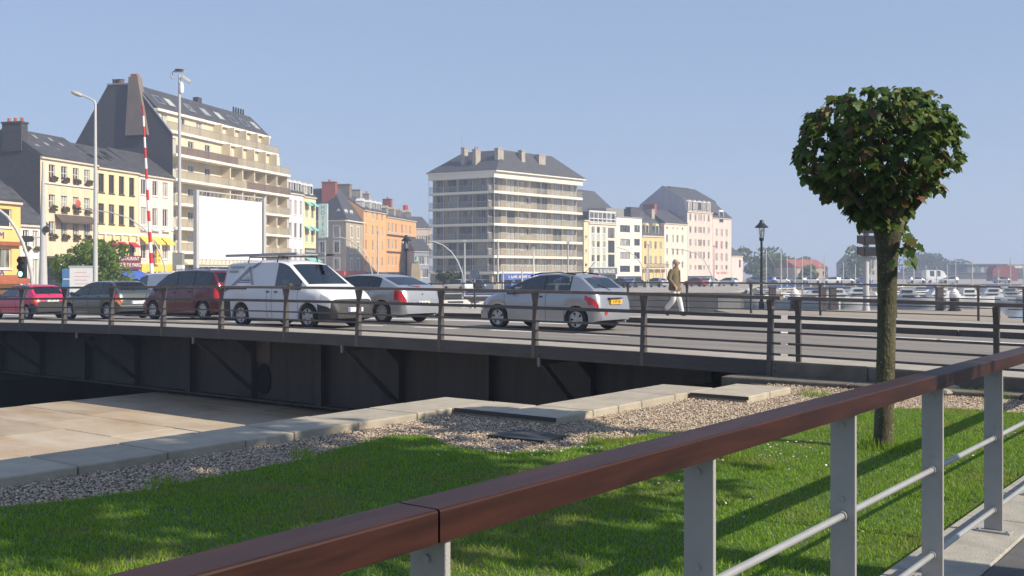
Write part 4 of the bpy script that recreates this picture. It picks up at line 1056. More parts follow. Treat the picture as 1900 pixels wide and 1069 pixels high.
# orange houses
orr = wallcol('orange', (0.76, 0.41, 0.18))
ORL = Line(cx + .203 * wR + .02, cy + .979 * wR + .1, .203, .979)
e, w_, t0 = house('orange_house', 'orange four-storey house with tall gable behind the stone corner house', ORL, 675, 716.5, 11, 15.2, [679, 691.4, 699.8, 709], [(13.3, 14.8), (10.1, 12.1), (6.9, 9.0), (3.7, 5.6)], orr, None, ww=.95, zr=18.6, fm=framew)
MB().extr([(-.07, 0.02, 0), (-.07, 10.98, 0), (-.07, 10.98, 15.1), (-.07, 5.5, 18.5), (-.07, 0.02, 15.1)], (0.05, 0, 0)).build('gable_wall', orr, e)
for px in (678, 691, 700, 709): dormer(e, ORL.t(px) - t0, 15.5, .8, 1.4, y=.35, arch=True)
chimney(e, 3, 4.4, 4.2, 7, 16, 20.5, mat('chim_brown', (.20, .165, .14)), 0); chimney(e, 9.5, 10.6, 4.2, 7, 16, 19.9, render_ch, 0)
MB().box(.2, w_ - .2, -.4, -.02, 1.2, 2.4).build('shop_fascia', mat('dark_board', (.06, .08, .09)), e)
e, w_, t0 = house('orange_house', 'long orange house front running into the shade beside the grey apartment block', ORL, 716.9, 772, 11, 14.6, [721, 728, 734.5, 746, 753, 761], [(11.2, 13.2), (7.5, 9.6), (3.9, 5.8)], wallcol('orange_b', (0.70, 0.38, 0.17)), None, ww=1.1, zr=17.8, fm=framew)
for px in (722, 736, 747, 764): dormer(e, ORL.t(px) - t0, 14.9, 1.0, 1.5, y=.35, arch=True, m=render_ch)
chimney(e, 3, 4, 5, 6.5, 16, 19.6, render_ch, 5); chimney(e, 17, 18.2, 4.6, 6.6, 16, 19.4, brick_m, 2)
for z in (10.6, 6.9): MB().box(.3, w_ - .3, -.5, -.003, z, z + .12).build('balcony', zinc, e)
MB().box(.2, w_ - .2, -.3, -.02, .2, 2.4).build('shopfront', pane_dk, e)
fl = empty('flag', (*P(757, 400, 250).xy, GZ), 0, 'small red flag on a pole above the orange house', 'flag')
MB().tube([(0, 0, 0), (0, 0, 18.5)], .05, 6).build('pole', greypole, fl)
mb = MB(); mb.loft([[(x, .15 * math.sin(x * 3), 18.3), (x, .15 * math.sin(x * 3 + .4), 17.1)] for x in (0.06, -.3, -.6, -.9, -1.2)], closed=False); mb.build('cloth', mat('flag_red', (.65, .05, .04), .8), fl)
# small houses seen between the orange house and the apartment block
GPL = Line((771 - 950) * 262 / FPX, 262, .8, .6)
e, w_, t0 = house('far_house', 'beige house with shaded gable glimpsed left of the grey apartment block', GPL, 771, 800, 9, 13.5, [777, 786, 794], [(9.5, 11.5), (6, 8)], wallcol('far_beige', (.45, .38, .32)), None, ww=1.1, zr=16.5)
GPB = Line((768 - 950) * 236 / FPX, 236, .85, .5)
e, w_, t0 = house('far_house', 'small blue-grey house behind the statue', GPB, 768.5, 800, 8, 7.2, [775, 783, 791], [(4.2, 6.0), (1.2, 3.1)], wallcol('far_blue', (.27, .31, .40)), None, ww=.9, zr=10)

# grey apartment block on the corner
Cx, Cy = (917 - 950) * 190 / FPX, 190.0
MR = Line(Cx, Cy, .677, .736); MLn = Line(Cx, Cy, -.869, .494)
wr, wlft = MR.t(1081), MLn.t(795)
ap = empty('corner_apartment_block', (Cx, Cy, GZ), math.atan2(MR.d.y, MR.d.x), 'grey and cream corner apartment block with six rows of balconies and hip roof', 'building')
ang = math.atan2(-MLn.d.y, -MLn.d.x) - math.atan2(MR.d.y, MR.d.x)
MLm = Matrix.Rotation(ang, 4, 'Z') @ Matrix.Translation((-wlft, 0, 0))
apw = wallcol('apartment', (0.37, 0.315, 0.225), .12); slab2 = mat('slab_cream', (.77, .72, .61), .8, .06, 1)
zs = [2.45 + 2.92 * k for k in range(6)]; ze = 20.75
def xr_(px): return MR.t(px)
rops = [(xr_(918), xr_(940), .05, 2.4), (xr_(952), xr_(966), .05, 2.4), (xr_(976), xr_(984), .9, 2.2), (xr_(988), xr_(996), .9, 2.2), (xr_(1007), xr_(1026), .05, 2.4), (xr_(1036), xr_(1052), .05, 2.4), (xr_(1062), xr_(1076), .05, 2.4)]
lops = [(.9, 2.6, .05, 2.4), (3.4, 5.2, .05, 2.4), (5.9, 9.1, .05, 2.4), (9.6, 13.4, .05, 2.4)]
def xz(M, f):                                                   # both fronts share one builder
    return f
for (M, width, ops0) in ((Matrix.Identity(4), wr, rops), (MLm, wlft, lops)):
    for i, z in enumerate(zs):
        z1 = zs[i + 1] - .46 if i < 5 else 19.4
        MB().box(0.0 if M is MLm else -.0, width, -.0, 1.6, z - .46, z).build('balcony_slab', slab2, ap, M=M)
        T = M @ Matrix.Translation((0, 1.45, z + .003))
        openwall(width, z1 - z - .006, ops0, 0, reveal=.1).build('wall', apw, ap, M=T)
        for o in ops0: window(ap, *o, y=.07, M=T, sill=False, pm=pane_cur if M is not MLm else pane_m, mull=1 if o[1] - o[0] < 2.4 else 3, fm=framew if o[2] > .5 else mat('bronze_frame', (.22, .20, .17), .5, .1, 2))
        x = .05
        while x < width - .3:
            x1 = min(x + 3.2, width - .04); MB().box(x + .02, x1 - .02, .06, .10, z + .08, z + 1.0).build('balcony_railing', bal_bars, ap, M=M)
            MB().box(x - .03 + .02, x + .03, .04, .12, z + .003, z1 - .003).build('column', slab2, ap, M=M); x = x1
        MB().box(.02, width - .02, .03, .13, z + 1.003, z + 1.06).build('balcony_rail', zinc, ap, M=M)
    MB().box(0.0, width, -.05, 1.6, 19.403, 20.55).build('fascia', slab2, ap, M=M)
    ops = [(.8 + 4.2 * k, 4.4 + 4.2 * k, .3, 1.9) for k in range(int((width - 1) / 4.2))]
    openwall(width, 2.16, ops, 0, reveal=.2).build('wall', apw, ap, M=M @ Matrix.Translation((0, .6, 0)))
    for o in ops: window(ap, *o, y=.15, M=M @ Matrix.Translation((0, .6, 0)), sill=False, pm=pane_dk)
bl = MB().box(1.5, 20, -.3, .55, 0.9, 2.1).build('shop_fascia', mat('shop_blue', (.05, .09, .34), .6, .1, 1), ap)
glyphs(bl, 15, .5, framew, 11, -.302, 1.5, (9, 3, 8))
MB().box(6, 16, -.9, -.35, -.4 + .5, .85).build('shop_banner', mat('banner_blue', (.06, .14, .48), .6), ap)
pl = MLm @ Vector((0, 0, 0)); pr = Vector((wr, 0, 0)); pbk = pl + pr
nL = MLm.to_3x3() @ Vector((0, 1, 0)); c0_ = Vector(((1.75 - 1.75 * nL.y) / nL.x, 1.75, 0)); cL = pl + nL * 1.75
MB().loft([[(c0_.x, c0_.y, h), (wr - .05, 1.75, h), (pbk.x - .05, pbk.y, h), (cL.x + .3, cL.y, h)] for h in (0, 20.5)]).build('core', apw, ap)
b_ = [Vector((0, -.55, ze)), Vector((wr + .5, -.5, ze)), Vector((pbk.x + .5, pbk.y + .4, ze)), Vector((pl.x - .6, pl.y, ze))]; b0 = [v - Vector((0, 0, .06)) for v in b_]
c_ = sum(b_, Vector()) / 4; tp_ = [c_.lerp(v, .55) + Vector((0, 0, 4.2)) for v in b_]
MB().loft([[v - Vector((0, 0, .22)) for v in b0], b0]).build('eaves', slab2, ap); MB().loft([[v + Vector((0, 0, .004)) for v in b0], b_, tp_]).build('roof', slate, ap)
for (px, y0_, y1_, wd) in ((862, 276, 300, 1.0), (884, 279, 295, 1.3), (926, 277, 303, 1.5), (968, 281, 311, 1.0), (1003, 289, 315, 1.9)):
    Yc = (MR.Y(px) if px > 917 else MLn.Y(px)) + 2.4; q_ = P(px, y1_, Yc); lz = hz(y1_, Yc) - GZ; hz1 = hz(y0_, Yc) - GZ
    loc = Matrix.Rotation(-math.atan2(MR.d.y, MR.d.x), 4, 'Z') @ Vector((q_.x - Cx, q_.y - Cy, 0))
    chimney(ap, loc.x - wd / 2, loc.x + wd / 2, loc.y - .45, loc.y + .45, lz - 1.5, hz1, render_ch, 0 if px != 884 else 2)
for k, (x, y) in enumerate(((4, 3.2), (9, 3.0), (15, 3.2), (21, 2.4))):
    o = MB().box(-.5, .5, -.6, .6, -.03, .08).build('skylight', zinc, ap); o.location = (x, y, ze + 1.75); o.rotation_euler = (.58, 0, 0)
MB().tube([(-1.2, 7, 24), (-1.2, 7, 27.6)], .04, 5).build('antenna', zinc, ap)

# ---------------------------------------------------------------- right-hand row along the basin
RL = Line(15.06, 222, .677, .736); GR = 'houses along the basin on the right'
def zz_(px, y): return RL.z(px, y)
def rows_(px, ys): return [(zz_(px, b), zz_(px, a)) for a, b in ys]
# steep slate roof behind
e, w_, t0 = house('roof_building', 'building with a big steep slate roof behind the white flats', Line(21, 240, .677, .736), 1086, 1172, 12, 12.6, [], [], wallcol('rb', (.3, .27, .25)), GR, roof=False)
MB().loft([[(-.3, -.3, 12.6), (w_ + .6, -.3, 12.6), (w_ + .6, 12.3, 12.6), (-.3, 12.3, 12.6)], [(-.2, 6, 21.6), (w_ - 6.5, 6, 21.3), (w_ - 6.5, 6.6, 21.3), (-.2, 6.6, 21.6)]]).build('roof', slate, e)
for k in range(4): MB().lathe([(.16, 21), (.14, 22), (.02, 22)], 6, (1.6 + .7 * k, 6.2, 0)).build('chimney_pot', render_ch, e)
# cream strip and grey-white flats
e, w_, t0 = house('narrow_house', 'narrow cream house squeezed beside the corner apartment block', RL, 1083.3, 1092, 10, 15.0 - 1.6, [1087.5], rows_(1087, [(437, 443), (463, 469), (489, 495)]), wallcol('cream2', (.74, .62, .40)), GR, ww=.8, roof=False, mull=0)
gwx = wallcol('greywhite', (.70, .66, .54))
e, w_, t0 = house('flats', 'grey-white narrow flats with glazed top floor and tall dark stair window', RL, 1092.4, 1143, 11, zz_(1117, 414), [1100.5, 1110.4, 1121], rows_(1110, [(421, 433), (447.6, 459), (473, 485.6)]), gwx, GR, ww=1.05, roof=False, mull=0)
for px in (1100.5, 1110.4, 1121):
    for ya, yb in ((434.5, 446), (460.5, 471.5), (487, 495)): x = RL.t(px) - t0; MB().box(x - .5, x + .5, -.03, -.003, zz_(px, yb), zz_(px, ya)).build('spandrel', mat('spandrel', (.45, .46, .46), .7, .08, 1), e)
for ya, yb in ((423, 441.5), (446.5, 469), (472.3, 495)): x = RL.t(1134) - t0; window(e, x - 1.1, x + 1.1, zz_(1134, yb), zz_(1134, ya), y=-.08, sill=False, pm=pane_dk, fm=mat('dark_frame', (.1, .085, .07)))
za, zb = zz_(1117, 414) + .02, zz_(1117, 393.5)
MB().box(.3, w_ - .3, .15, 6, za, zb - .2).build('glazed_storey', pane_m, e)
fr_ = MB()
for k in range(7): x = .3 + (w_ - .6) * k / 6; fr_.box(x - .09, x + .09, .0, .145, za, zb)
for z in (za + .15, (za + zb) / 2 - .3, zb - .1): fr_.box(.2, w_ - .2, -.02, .14, z - .09, z + .09)
fr_.build('glazing_frame', framew, e); MB().box(.1, w_ - .1, -.1, 6.2, zb - .02, zb + .2).build('roof', framew, e)
sb = MB().box(.2, w_ - .2, -.5, -.1, zz_(1117, 509), zz_(1117, 497)).build('shop_fascia', mat('fascia_grey', (.10, .11, .12), .6), e); glyphs(sb, 7.4, .75, framew, w_ / 2, -.502, zz_(1117, 503), (4, 2, 9))
MB().box(.2, w_ - .2, -.1, -.02, .1, zz_(1117, 510)).build('shopfront', pane_dk, e)
# white flats with wide dark windows
wf = wallcol('white_pink', (.79, .70, .60))
e, w_, t0 = house('flats', 'white flat-roofed flats with wide dark windows', RL, 1143.4, 1191, 11, zz_(1167, 404.5), [], [], wf, GR, roof=False, cornice=False, extra=[(RL.t(px) - RL.t(1143.4) - hw, RL.t(px) - RL.t(1143.4) + hw, zz_(px, b), zz_(px, a)) for px, hw in ((1159.8, 1.85), (1182, 1.05)) for a, b in ((418, 431), (443.5, 456), (468, 480.5), (493, 505))])
brf = mat('brown_frame', (.13, .09, .075), .6, .1, 2)
for px, hw in ((1159.8, 1.85), (1182, 1.05)):
    for k, (a, b) in enumerate(((418, 431), (443.5, 456), (468, 480.5), (493, 505))):
        x = RL.t(px) - t0; window(e, x - hw, x + hw, zz_(px, b), zz_(px, a), sill=False, mull=2 if hw > 1.5 else 1, fm=brf, pm=[pane_dk, pane_cur, pane_m, pane_dk][(k + (px > 1170)) % 4])
MB().box(-.05, w_ + .05, -.12, 11, zz_(1167, 404.5) + .01, zz_(1167, 404.5) + .25).build('roof', zinc, e)
MB().box(1, w_ - 2, 3.5, 9, zz_(1167, 404) + .2, zz_(1167, 404) + 2.2).build('roof_storey', mat('roof_storey', (.25, .24, .22), .8, .2, 1), e)
MB().box(.4, w_ - .3, -.1, -.02, .1, 1.5).build('shopfront', pane_dk, e)
# yellow little house
e, w_, t0 = house('terraced_house', 'small yellow house with balcony and two arched dormers', RL, 1191.4, 1232, 10, zz_(1211, 437.5), [1197.5, 1207, 1216.4, 1225.7], rows_(1211, [(448, 462), (475, 491)]), wallcol('yellow2', (.72, .53, .24)), GR, ww=.85, roof=False, mull=0)
hE = zz_(1211, 437.5)
MB().extr([(-.02, -.15, hE), (-.02, 1.6, hE + 3.3), (-.02, 5, hE + 6.2), (-.02, 10, hE + 3), (-.02, 10, hE)], (w_ + .04, 0, 0)).build('roof', slate, e)
for px in (1202, 1220.5): dormer(e, RL.t(px) - t0, hE + .4, 1.0, 1.9, y=.15, arch=True, m=mat('dormer_yellow', (.72, .62, .38), .8))
chimney(e, .1, 3.6, 3.2, 4.6, hE + 3, zz_(1200, 385), slate_wall, 0); chimney(e, w_ - 1.3, w_ - .1, 2.5, 6, hE + 2, zz_(1222, 388), render_ch, 0)
MB().box(.2, w_ + .6, -1.1, -.02, zz_(1211, 499.5), zz_(1211, 498)).build('balcony', sur, e)
bb = MB()
for k in range(30): x = .25 + (w_ + .3) * k / 29; bb.box(x - .02, x + .02, -1.05, -1.0, zz_(1211, 498), zz_(1211, 490))
bb.box(.2, w_ + .6, -1.08, -.98, zz_(1211, 490), zz_(1211, 489.3)); bb.build('balcony_railing', blackm, e)
for k in range(4): MB().lathe([(.16, 0), (.13, zz_(1211, 499.6))], 8, (.5 + 2.6 * k, -1.0, 0)).build('column', sur, e)
# pale pink-cream house
hE = zz_(1253, 414)
e, w_, t0 = house('terraced_house', 'cream pink house with four window columns and slate roof', RL, 1232.4, 1275, 10, hE, [1237.6, 1248.7, 1257, 1266.4], rows_(1253, [(436, 450), (461, 473), (485, 497)]), wallcol('creampink', (.79, .66, .54)), GR, ww=.8, zr=hE + 3.4, mull=1)
for px in (1237.6, 1248.7, 1257, 1266.4): x = RL.t(px) - t0; window(e, x - .3, x + .3, zz_(1253, 426), zz_(1253, 421), y=-.07, sill=False, mull=0)
chimney(e, .1, 1.0, 2.8, 6, hE + 1.5, hE + 4.2, brick_m, 0)
# big pink house with lilac gable
pk2 = wallcol('pink', (.76, .55, .48)); hE = zz_(1298, 393)
e, w_, t0 = house('pink_house', 'tallest pink house on the basin with mansard windows and lilac gable', RL, 1275.4, 1322, 15, hE, [1281, 1290.5, 1306.3, 1314.8], rows_(1298, [(398, 410.5), (421, 433), (444.5, 457), (467, 480.5), (492, 501)]), pk2, GR, ww=.85, roof=False, mull=1, extra=[(RL.t(1298.7) - RL.t(1275.4) - .85, RL.t(1298.7) - RL.t(1275.4) + .85, zz_(1298, b), zz_(1298, a)) for a, b in ((398, 410.5), (421, 433), (444.5, 457), (467, 480.5), (492, 501))])
for a, b in ((398, 410.5), (421, 433), (444.5, 457), (467, 480.5), (492, 501)): x = RL.t(1298.7) - t0; window(e, x - .85, x + .85, zz_(1298, b), zz_(1298, a), mull=2)
zT = zz_(1298, 370)
MB().extr([(-.02, .0, hE), (-.02, .9, zT), (-.02, 7, zz_(1275, 342)), (-.02, 13.6, hE + 2), (-.02, 15, hE - 1)], (w_ + 3.0, 0, 0)).build('roof', slate, e)
MB().extr([(-.1, .0, 0), (-.1, 15, 0), (-.1, 15, hE - 1), (-.1, 13.7, hE + 2.1), (-.1, 7, zz_(1275, 342) + .1), (-.1, .9, zT + .1), (-.1, 0, hE)], (.06, 0, 0)).build('gable_wall', wallcol('lilac_gable', (.43, .39, .42)), e)
for px in (1280.5, 1290, 1298.7, 1307.5, 1316): dormer(e, RL.t(px) - t0, hE + .25, 1.1 if px != 1298.7 else 1.6, 2.0, y=.05, m=mat('dormer_pink', (.74, .64, .58), .8), D=2)
MB().box(1.5, w_ - 1, 6, 7.5, zz_(1275, 343) - 1, zz_(1290, 344)).build('chimney', slate_wall, e)
MB().box(.2, w_ - .2, -.3, -.02, .1, 1.5).build('shopfront', pane_dk, e)
# second pink house and the little end house
hE = zz_(1340, 404)
e, w_, t0 = house('pink_house', 'lower pink house with one large arched dormer', RL, 1322.4, 1357, 12, hE, [1329.6, 1339, 1348], rows_(1340, [(425, 439), (447.6, 462), (470, 484.6), (492, 501)]), wallcol('pink2', (.76, .54, .48)), GR, ww=.95, zr=hE + 5.0, mull=1)
dormer(e, RL.t(1338) - t0, hE - 1.2, 1.9, 2.6, y=-.1, arch=True)
glyphs(e, 5.2, .55, mat('sign_brown', (.35, .12, .1), .7), w_ / 2, -.01, zz_(1340, 506.5), (3, 7))
hE = zz_(1367, 474)
e, w_, t0 = house('end_house', 'small pink end house with low slate roof at the end of the row', RL, 1357.4, 1378, 9, hE, [1373], rows_(1373, [(482, 497)]), wallcol('pink3', (.76, .56, .50)), GR, ww=1.0, zr=hE + 3, mull=0)
chimney(e, .2, 1.4, 3.5, 5, hE + 1, zz_(1360, 448), brick_m, 0)
# red-roofed shed and far shore buildings
e, w_, t0 = house('shed', 'beige shed with red tiled roof across the marina', Line((1478 - 950) * 300 / FPX, 300, .96, .28), 1478, 1535, 12, 3.9, [1530], [(1.2, 2.8)], wallcol('shed', (.50, .38, .27)), None, ww=1.2, zr=6.2, roofm=mat('red_tiles', (.36, .10, .065), .8, .15, 1), cornice=False)
e2 = MB().extr([(w_ + .05, -.1, 0), (w_ + .05, 12.1, 0), (w_ + .05, 12.1, 3.9), (w_ + .05, 6, 6.05), (w_ + .05, -.1, 3.9)], (.06, 0, 0)).build('gable_wall', wallcol('shed', (.5, .38, .27)), e)
e, w_, t0 = house('far_house', 'grey house half hidden behind the signal mast', Line((1586 - 950) * 330 / FPX, 330, .96, .28), 1586, 1640, 10, 5.2, [1600, 1620], [(1.5, 3)], wallcol('far_grey', (.42, .38, .34)), None, zr=8.4, roofm=mat('far_roof', (.30, .27, .26), .8))
FB = Line((1795 - 950) * 420 / FPX, 420, .985, .17)
e, w_, t0 = house('long_building', 'long dark flat-roofed glazed building on the far shore', FB, 1795, 1868, 12, 5.8, [1806, 1815, 1824, 1833, 1842, 1851, 1860], [(2.2, 4.8)], wallcol('fb', (.10, .11, .13)), None, ww=1.5, roof=False, pm=pane_m, cornice=False)
MB().box(-1.5, w_ + .2, -1, 12.4, 5.82, 6.1).build('roof', zinc, e)
e, w_, t0 = house('long_building', 'pale far-shore building with dark openings at the right edge', FB, 1869, 1925, 12, 5.6, [1884, 1893, 1905], [(1.0, 4.3)], wallcol('fb2', (.62, .55, .46)), None, ww=2.2, roof=False, pm=pane_dk, cornice=False)
MB().box(-.1, w_ + .2, -.3, 12.4, 5.62, 5.85).build('roof', zinc, e)
dk = empty('retaining_wall', (*P(1650, 508, 395).xy, GZ), 0, 'long dark retaining wall on the far shore behind the marina', 'wall')
MB().box(0, 120, 0, 2, 0, 2.3).build('wall', mat('far_wall', (.085, .08, .085), .9, .2, .2), dk); MB().box(-.5, 120.5, -.4, 2.2, 2.31, 2.55).build('coping', quay_brown, dk)
rb = empty('red_tarpaulin', (*P(1842, 508, 300).xy, GZ), 0, 'red sheeted shelter below the far-shore building', 'shelter')
MB().extr([(0, 0, 0), (0, 0, 3.2), (1, 0, 4.3), (6, 0, 4.3), (7, 0, 3.0), (7, 0, 0)], (0, 4, 0)).build('sheet', mat('tarp_red', (.24, .07, .065), .8, .2, 1), rb)
# ---------------------------------------------------------------- vehicles
def wheel_meshes(r, wd, spokes, rimc):
    ty = MB().lathe([(r * .66, -wd / 2 + .01), (r * .78, -wd / 2), (r * .95, -wd / 2 + .01), (r, -wd / 2 + .04), (r, wd / 2 - .04), (r * .95, wd / 2 - .01), (r * .78, wd / 2), (r * .66, wd / 2 - .01)], 26, axis='y', caps=False).mesh('tyre', tyre_m, 40)
    hub = MB().lathe([(r * .67, -wd / 2 + .05), (r * .67, wd / 2 - .05), (r * .60, wd / 2 - .075), (r * .02, wd / 2 - .08)], 20, axis='y').mesh('wheel', ink, 40)
    rm = MB(); y = wd / 2 - .035
    rm.lathe([(r * .68, y - .02), (r * .69, y + .02), (r * .60, y + .015), (r * .58, y - .02)], 24, axis='y', caps=False)
    rm.lathe([(r * .20, y - .04), (r * .17, y + .012), (r * .02, y + .018)], 14, axis='y')
    for k in range(spokes):
        a = 6.2832 * k / spokes; c, s_ = math.cos(a), math.sin(a); t_ = (r * .62 * math.pi / spokes) * .62
        q = [(r * .15 * c - t_ * .55 * s_, r * .15 * s_ + t_ * .55 * c), (r * .61 * c - t_ * s_, r * .61 * s_ + t_ * c), (r * .61 * c + t_ * s_, r * .61 * s_ - t_ * c), (r * .15 * c + t_ * .55 * s_, r * .15 * s_ - t_ * .55 * c)]
        rm.extr([(x, y - .015, z) for x, z in q], (0, .022, 0))
    return hub, ty, rm.mesh('rim', rimc, 40)
def lerp_(tab, x): return float(np.interp(x, [p[0] for p in tab], [p[1] for p in tab]))
def smooth_tab(tab, k=3):
    """round the corners of a height table"""
    xs = [p[0] for p in tab]; X = np.linspace(xs[0], xs[-1], 160); Yv = np.interp(X, xs, [p[1] for p in tab])
    for _ in range(k): Yv[1:-1] = (Yv[:-2] + 2 * Yv[1:-1] + Yv[2:]) / 4
    return list(zip(X.tolist(), Yv.tolist()))
def car(name, label, group, L, W, top, belt, wheels, wr, rules, pm, seams=(), sill=0.2, tumble=.30, spokes=6, plate=plate_w, plate_z=.62, tails=None, heads=None, mirrors=None, glass=None, handles=(), trim=None, rear_inset=.0, detail=True, plan=None, seats=True, ptext=None, rimc=None, wd=.19, bulge=1.0):
    e = empty(name, (0, 0, 0), 0, label, 'car' if 'van' not in name else 'van', group)
    T = smooth_tab(top); Bt = smooth_tab(belt)
    hw = W / 2; pl = plan or [(0, .80), (.05, .88), (.18, .955), (.5, .99), (.9, 1), (L - 1.1, 1), (L - .55, .965), (L - .25, .90), (L - .08, .78), (L, .66)]
    PL = smooth_tab(pl, 2)
    xs = set(np.linspace(0, L, 34).round(3).tolist()) | {.03, .07, .12, .17, .22, L - .03, L - .07, L - .13, L - .2}
    for xc in wheels:
        for k in range(-6, 7): xs.add(round(xc + (wr + .055) * math.sin(k * math.pi / 12), 3))
    for r_ in rules: xs.add(round(r_[2], 3)); xs.add(round(r_[3], 3))
    xs = sorted(x for x in xs if 0 <= x <= L)
    xs = [x for i, x in enumerate(xs) if i == 0 or x - xs[i - 1] > .008 or any(abs(x - r_[2]) < 1e-6 or abs(x - r_[3]) < 1e-6 for r_ in rules)]
    def ring(x):
        w_ = hw * lerp_(PL, x); t_ = lerp_(T, x); b_ = min(lerp_(Bt, x), t_ - .012); zb = lerp_([(0, sill + .08), (.35, sill), (L - .4, sill), (L, sill + .06)], x)
        for xc in wheels:
            q = (wr + .055) ** 2 - (x - xc) ** 2
            if q > 0: zb = max(zb, wr + math.sqrt(q) - .01)
        zb = min(zb, b_ - .05); H = b_ - zb; g = max(t_ - b_, .01); cab = min(1.0, g / .12)
        yb = w_ * (.955 - .0) ; y5 = (yb - .015) - tumble * g * cab - (1 - cab) * w_ * .10
        z5 = b_ + g * (.90 if cab >= 1 else .6 + .3 * cab)
        return [(w_ * .80, zb), (w_ * .955, zb), (w_ * .992 * bulge, zb + .30 * H), (w_, zb + .60 * H), (w_ * .985, zb + .86 * H), (yb, b_), (y5, z5), (y5 * .86, b_ + g * .965), (y5 * .5, b_ + g * .993), (0, t_)]
    rows = []
    for x in xs:
        h = ring(x); X = x - L / 2
        rows.append([(X, y, z) for y, z in h] + [(X, -y, z) for y, z in reversed(h[:-1])])
    m = len(rows[0]); half = len(ring(1.0)) - 1
    parts = {}
    def bucket(nm): return parts.setdefault(nm, MB())
    for i in range(len(xs) - 1):
        xm = (xs[i] + xs[i + 1]) / 2
        for k in range(m - 1):
            rr = k if k < half else m - 2 - k; nm = 'body'
            for (n_, (ra, rb), xa, xb) in rules:
                if ra <= rr < rb and xa <= xm <= xb: nm = n_
            b = bucket(nm); b.face([rows[i][k], rows[i][k + 1], rows[i + 1][k + 1], rows[i + 1][k]])
    bucket('bumper' if any(r_[0] == 'bumper' and r_[2] == 0 for r_ in rules) and top[0][1] < 1 else 'body').face(list(reversed(rows[0]))); bucket('bumper' if any(r_[0] == 'bumper' and r_[3] == L for r_ in rules) else 'body').face(rows[-1])
    bo = None
    order = ['body'] + [k for k in parts if k != 'body']
    gm = glass or car_glass
    mm = {'body': pm, 'windscreen': car_glass, 'rear_window': gm, 'side_window': gm, 'bumper': plastic, 'pillar': plastic, 'lower_panel': trim or plastic}
    for nm in order:
        b = parts[nm]; me = bpy.data.meshes.new(nm); me.from_pydata(b.v, [], b.f)
        bm = bmesh.new(); bm.from_mesh(me); bmesh.ops.remove_doubles(bm, verts=bm.verts, dist=.0008); bmesh.ops.recalc_face_normals(bm, faces=bm.faces)
        if nm in ('side_window', 'bumper', 'headlight', 'tail_light', 'indicator'):   # each pane and lamp is its own part
            bm.to_mesh(me); bm.free()
            for isl in islands(me): mesh_part(me, isl, nm, {'side_window': gm, 'bumper': plastic, 'headlight': clear_lens, 'tail_light': red_lens, 'indicator': orange_lens}[nm], e)
            continue
        bm.to_mesh(me); bm.free()
        me.polygons.foreach_set('use_smooth', [True] * len(me.polygons)); me.set_sharp_from_angle(angle=R(38)); me.materials.append(mm.get(nm, pm)); put(nm, me, e)
    # underside and cabin floor
    MB().box(-L / 2 + .25, L / 2 - .35, -hw * .74, hw * .74, sill - .02, .5).build('underbody', ink, e)
    if detail and seats:
        xc = wheels[0] + (wheels[1] - wheels[0]) * .58 - L / 2
        for yy in (-.36, .36):
            o = MB().box(xc - .25, xc + .25, yy - .24, yy + .24, .45, .62).extr([(xc - .25, yy - .23, .6), (xc - .12, yy - .23, .6), (xc - .27, yy - .2, 1.13), (xc - .38, yy - .2, 1.13)], (0, .44, 0)).box(xc - .38, xc - .28, yy - .12, yy + .12, 1.16, 1.32).build('seat', seat_m, e); bevel(o, .03, 2)
        MB().box(wheels[0] - L / 2 - .1, wheels[0] - L / 2 + .1, -.6, .6, .5, 1.02).build('rear_seat', seat_m, e)
        MB().box(wheels[1] - L / 2 - .75, wheels[1] - L / 2 - .35, -hw * .8, hw * .8, .7, .90).build('dashboard', plastic, e)
    hub, ty, rm = wheel_meshes(wr, wd, spokes, rimc or rim_m)
    for xc in wheels:
        for sg in (1, -1):
            o = put('wheel', hub, e); o.location = (xc - L / 2, sg * (hw * .965 - wd / 2), wr); o.rotation_euler = (0, random.uniform(0, 1), 0 if sg > 0 else math.pi)
            if detail: put('rim', rm, o)
            put('tyre', ty, o)
    if not detail: return e
    for x in seams:
        h = ring(x)[1:6]; 
        for sg in (1, -1): MB().tube([(x - L / 2 + (.10 * (p[1] - .6) if False else 0), sg * (p[0] + .0015), p[1]) for p in h], .0045, 4).build('door_seam', ink, e)
    for (xa, xb) in ((.03, wheels[0] - wr - .06), (wheels[1] + wr + .06, L - .05)):
        for sg in (1, -1):
            MB().tube([(x - L / 2, sg * (ring(x)[3][0] + .001), ring(x)[3][1] - .02) for x in np.linspace(xa, xb, 7)], .004, 4).build('bumper_seam', ink, e)
    wz = lerp_(T, .3)
    if wz > .9 and top[0][1] < 1: MB().tube([(.16 - L / 2, 0, lerp_(T, .16) + .012), (.34 - L / 2, .30, lerp_(T, .34) + .014)], .008, 4).build('wiper', ink, e)
    MB().tube([(-L / 2 - .03, -hw * .5, sill + .03), (-L / 2 + .3, -hw * .5, sill + .03)], .025, 8).build('exhaust', rim_m, e)
    for sg in (1, -1):
        xa, xb = wheels[0] + wr + .07, wheels[1] - wr - .07
        MB().tube([(x - L / 2, sg * (ring(x)[1][0] + .002), ring(x)[1][1] + .012) for x in np.linspace(xa, xb, 5)], .018, 5).build('sill_trim', plastic, e)
        xs_ = [x for x in np.linspace(.2, L - .2, 60) if any(r_[0] == 'side_window' and r_[2] - .03 <= x <= r_[3] + .03 for r_ in rules)]
        MB().tube([(x - L / 2, sg * (ring(x)[5][0] + .004), ring(x)[5][1] + .004) for x in xs_], .009, 4).build('window_trim', ink, e)
    for x in handles:
        h = ring(x)
        for sg in (1, -1): o = MB().ell((x - L / 2, sg * (h[4][0] + .008), h[4][1] + .01), .085, .018, .022, 10, 5).build('door_handle', plastic if trim is None else trim, e, 50)
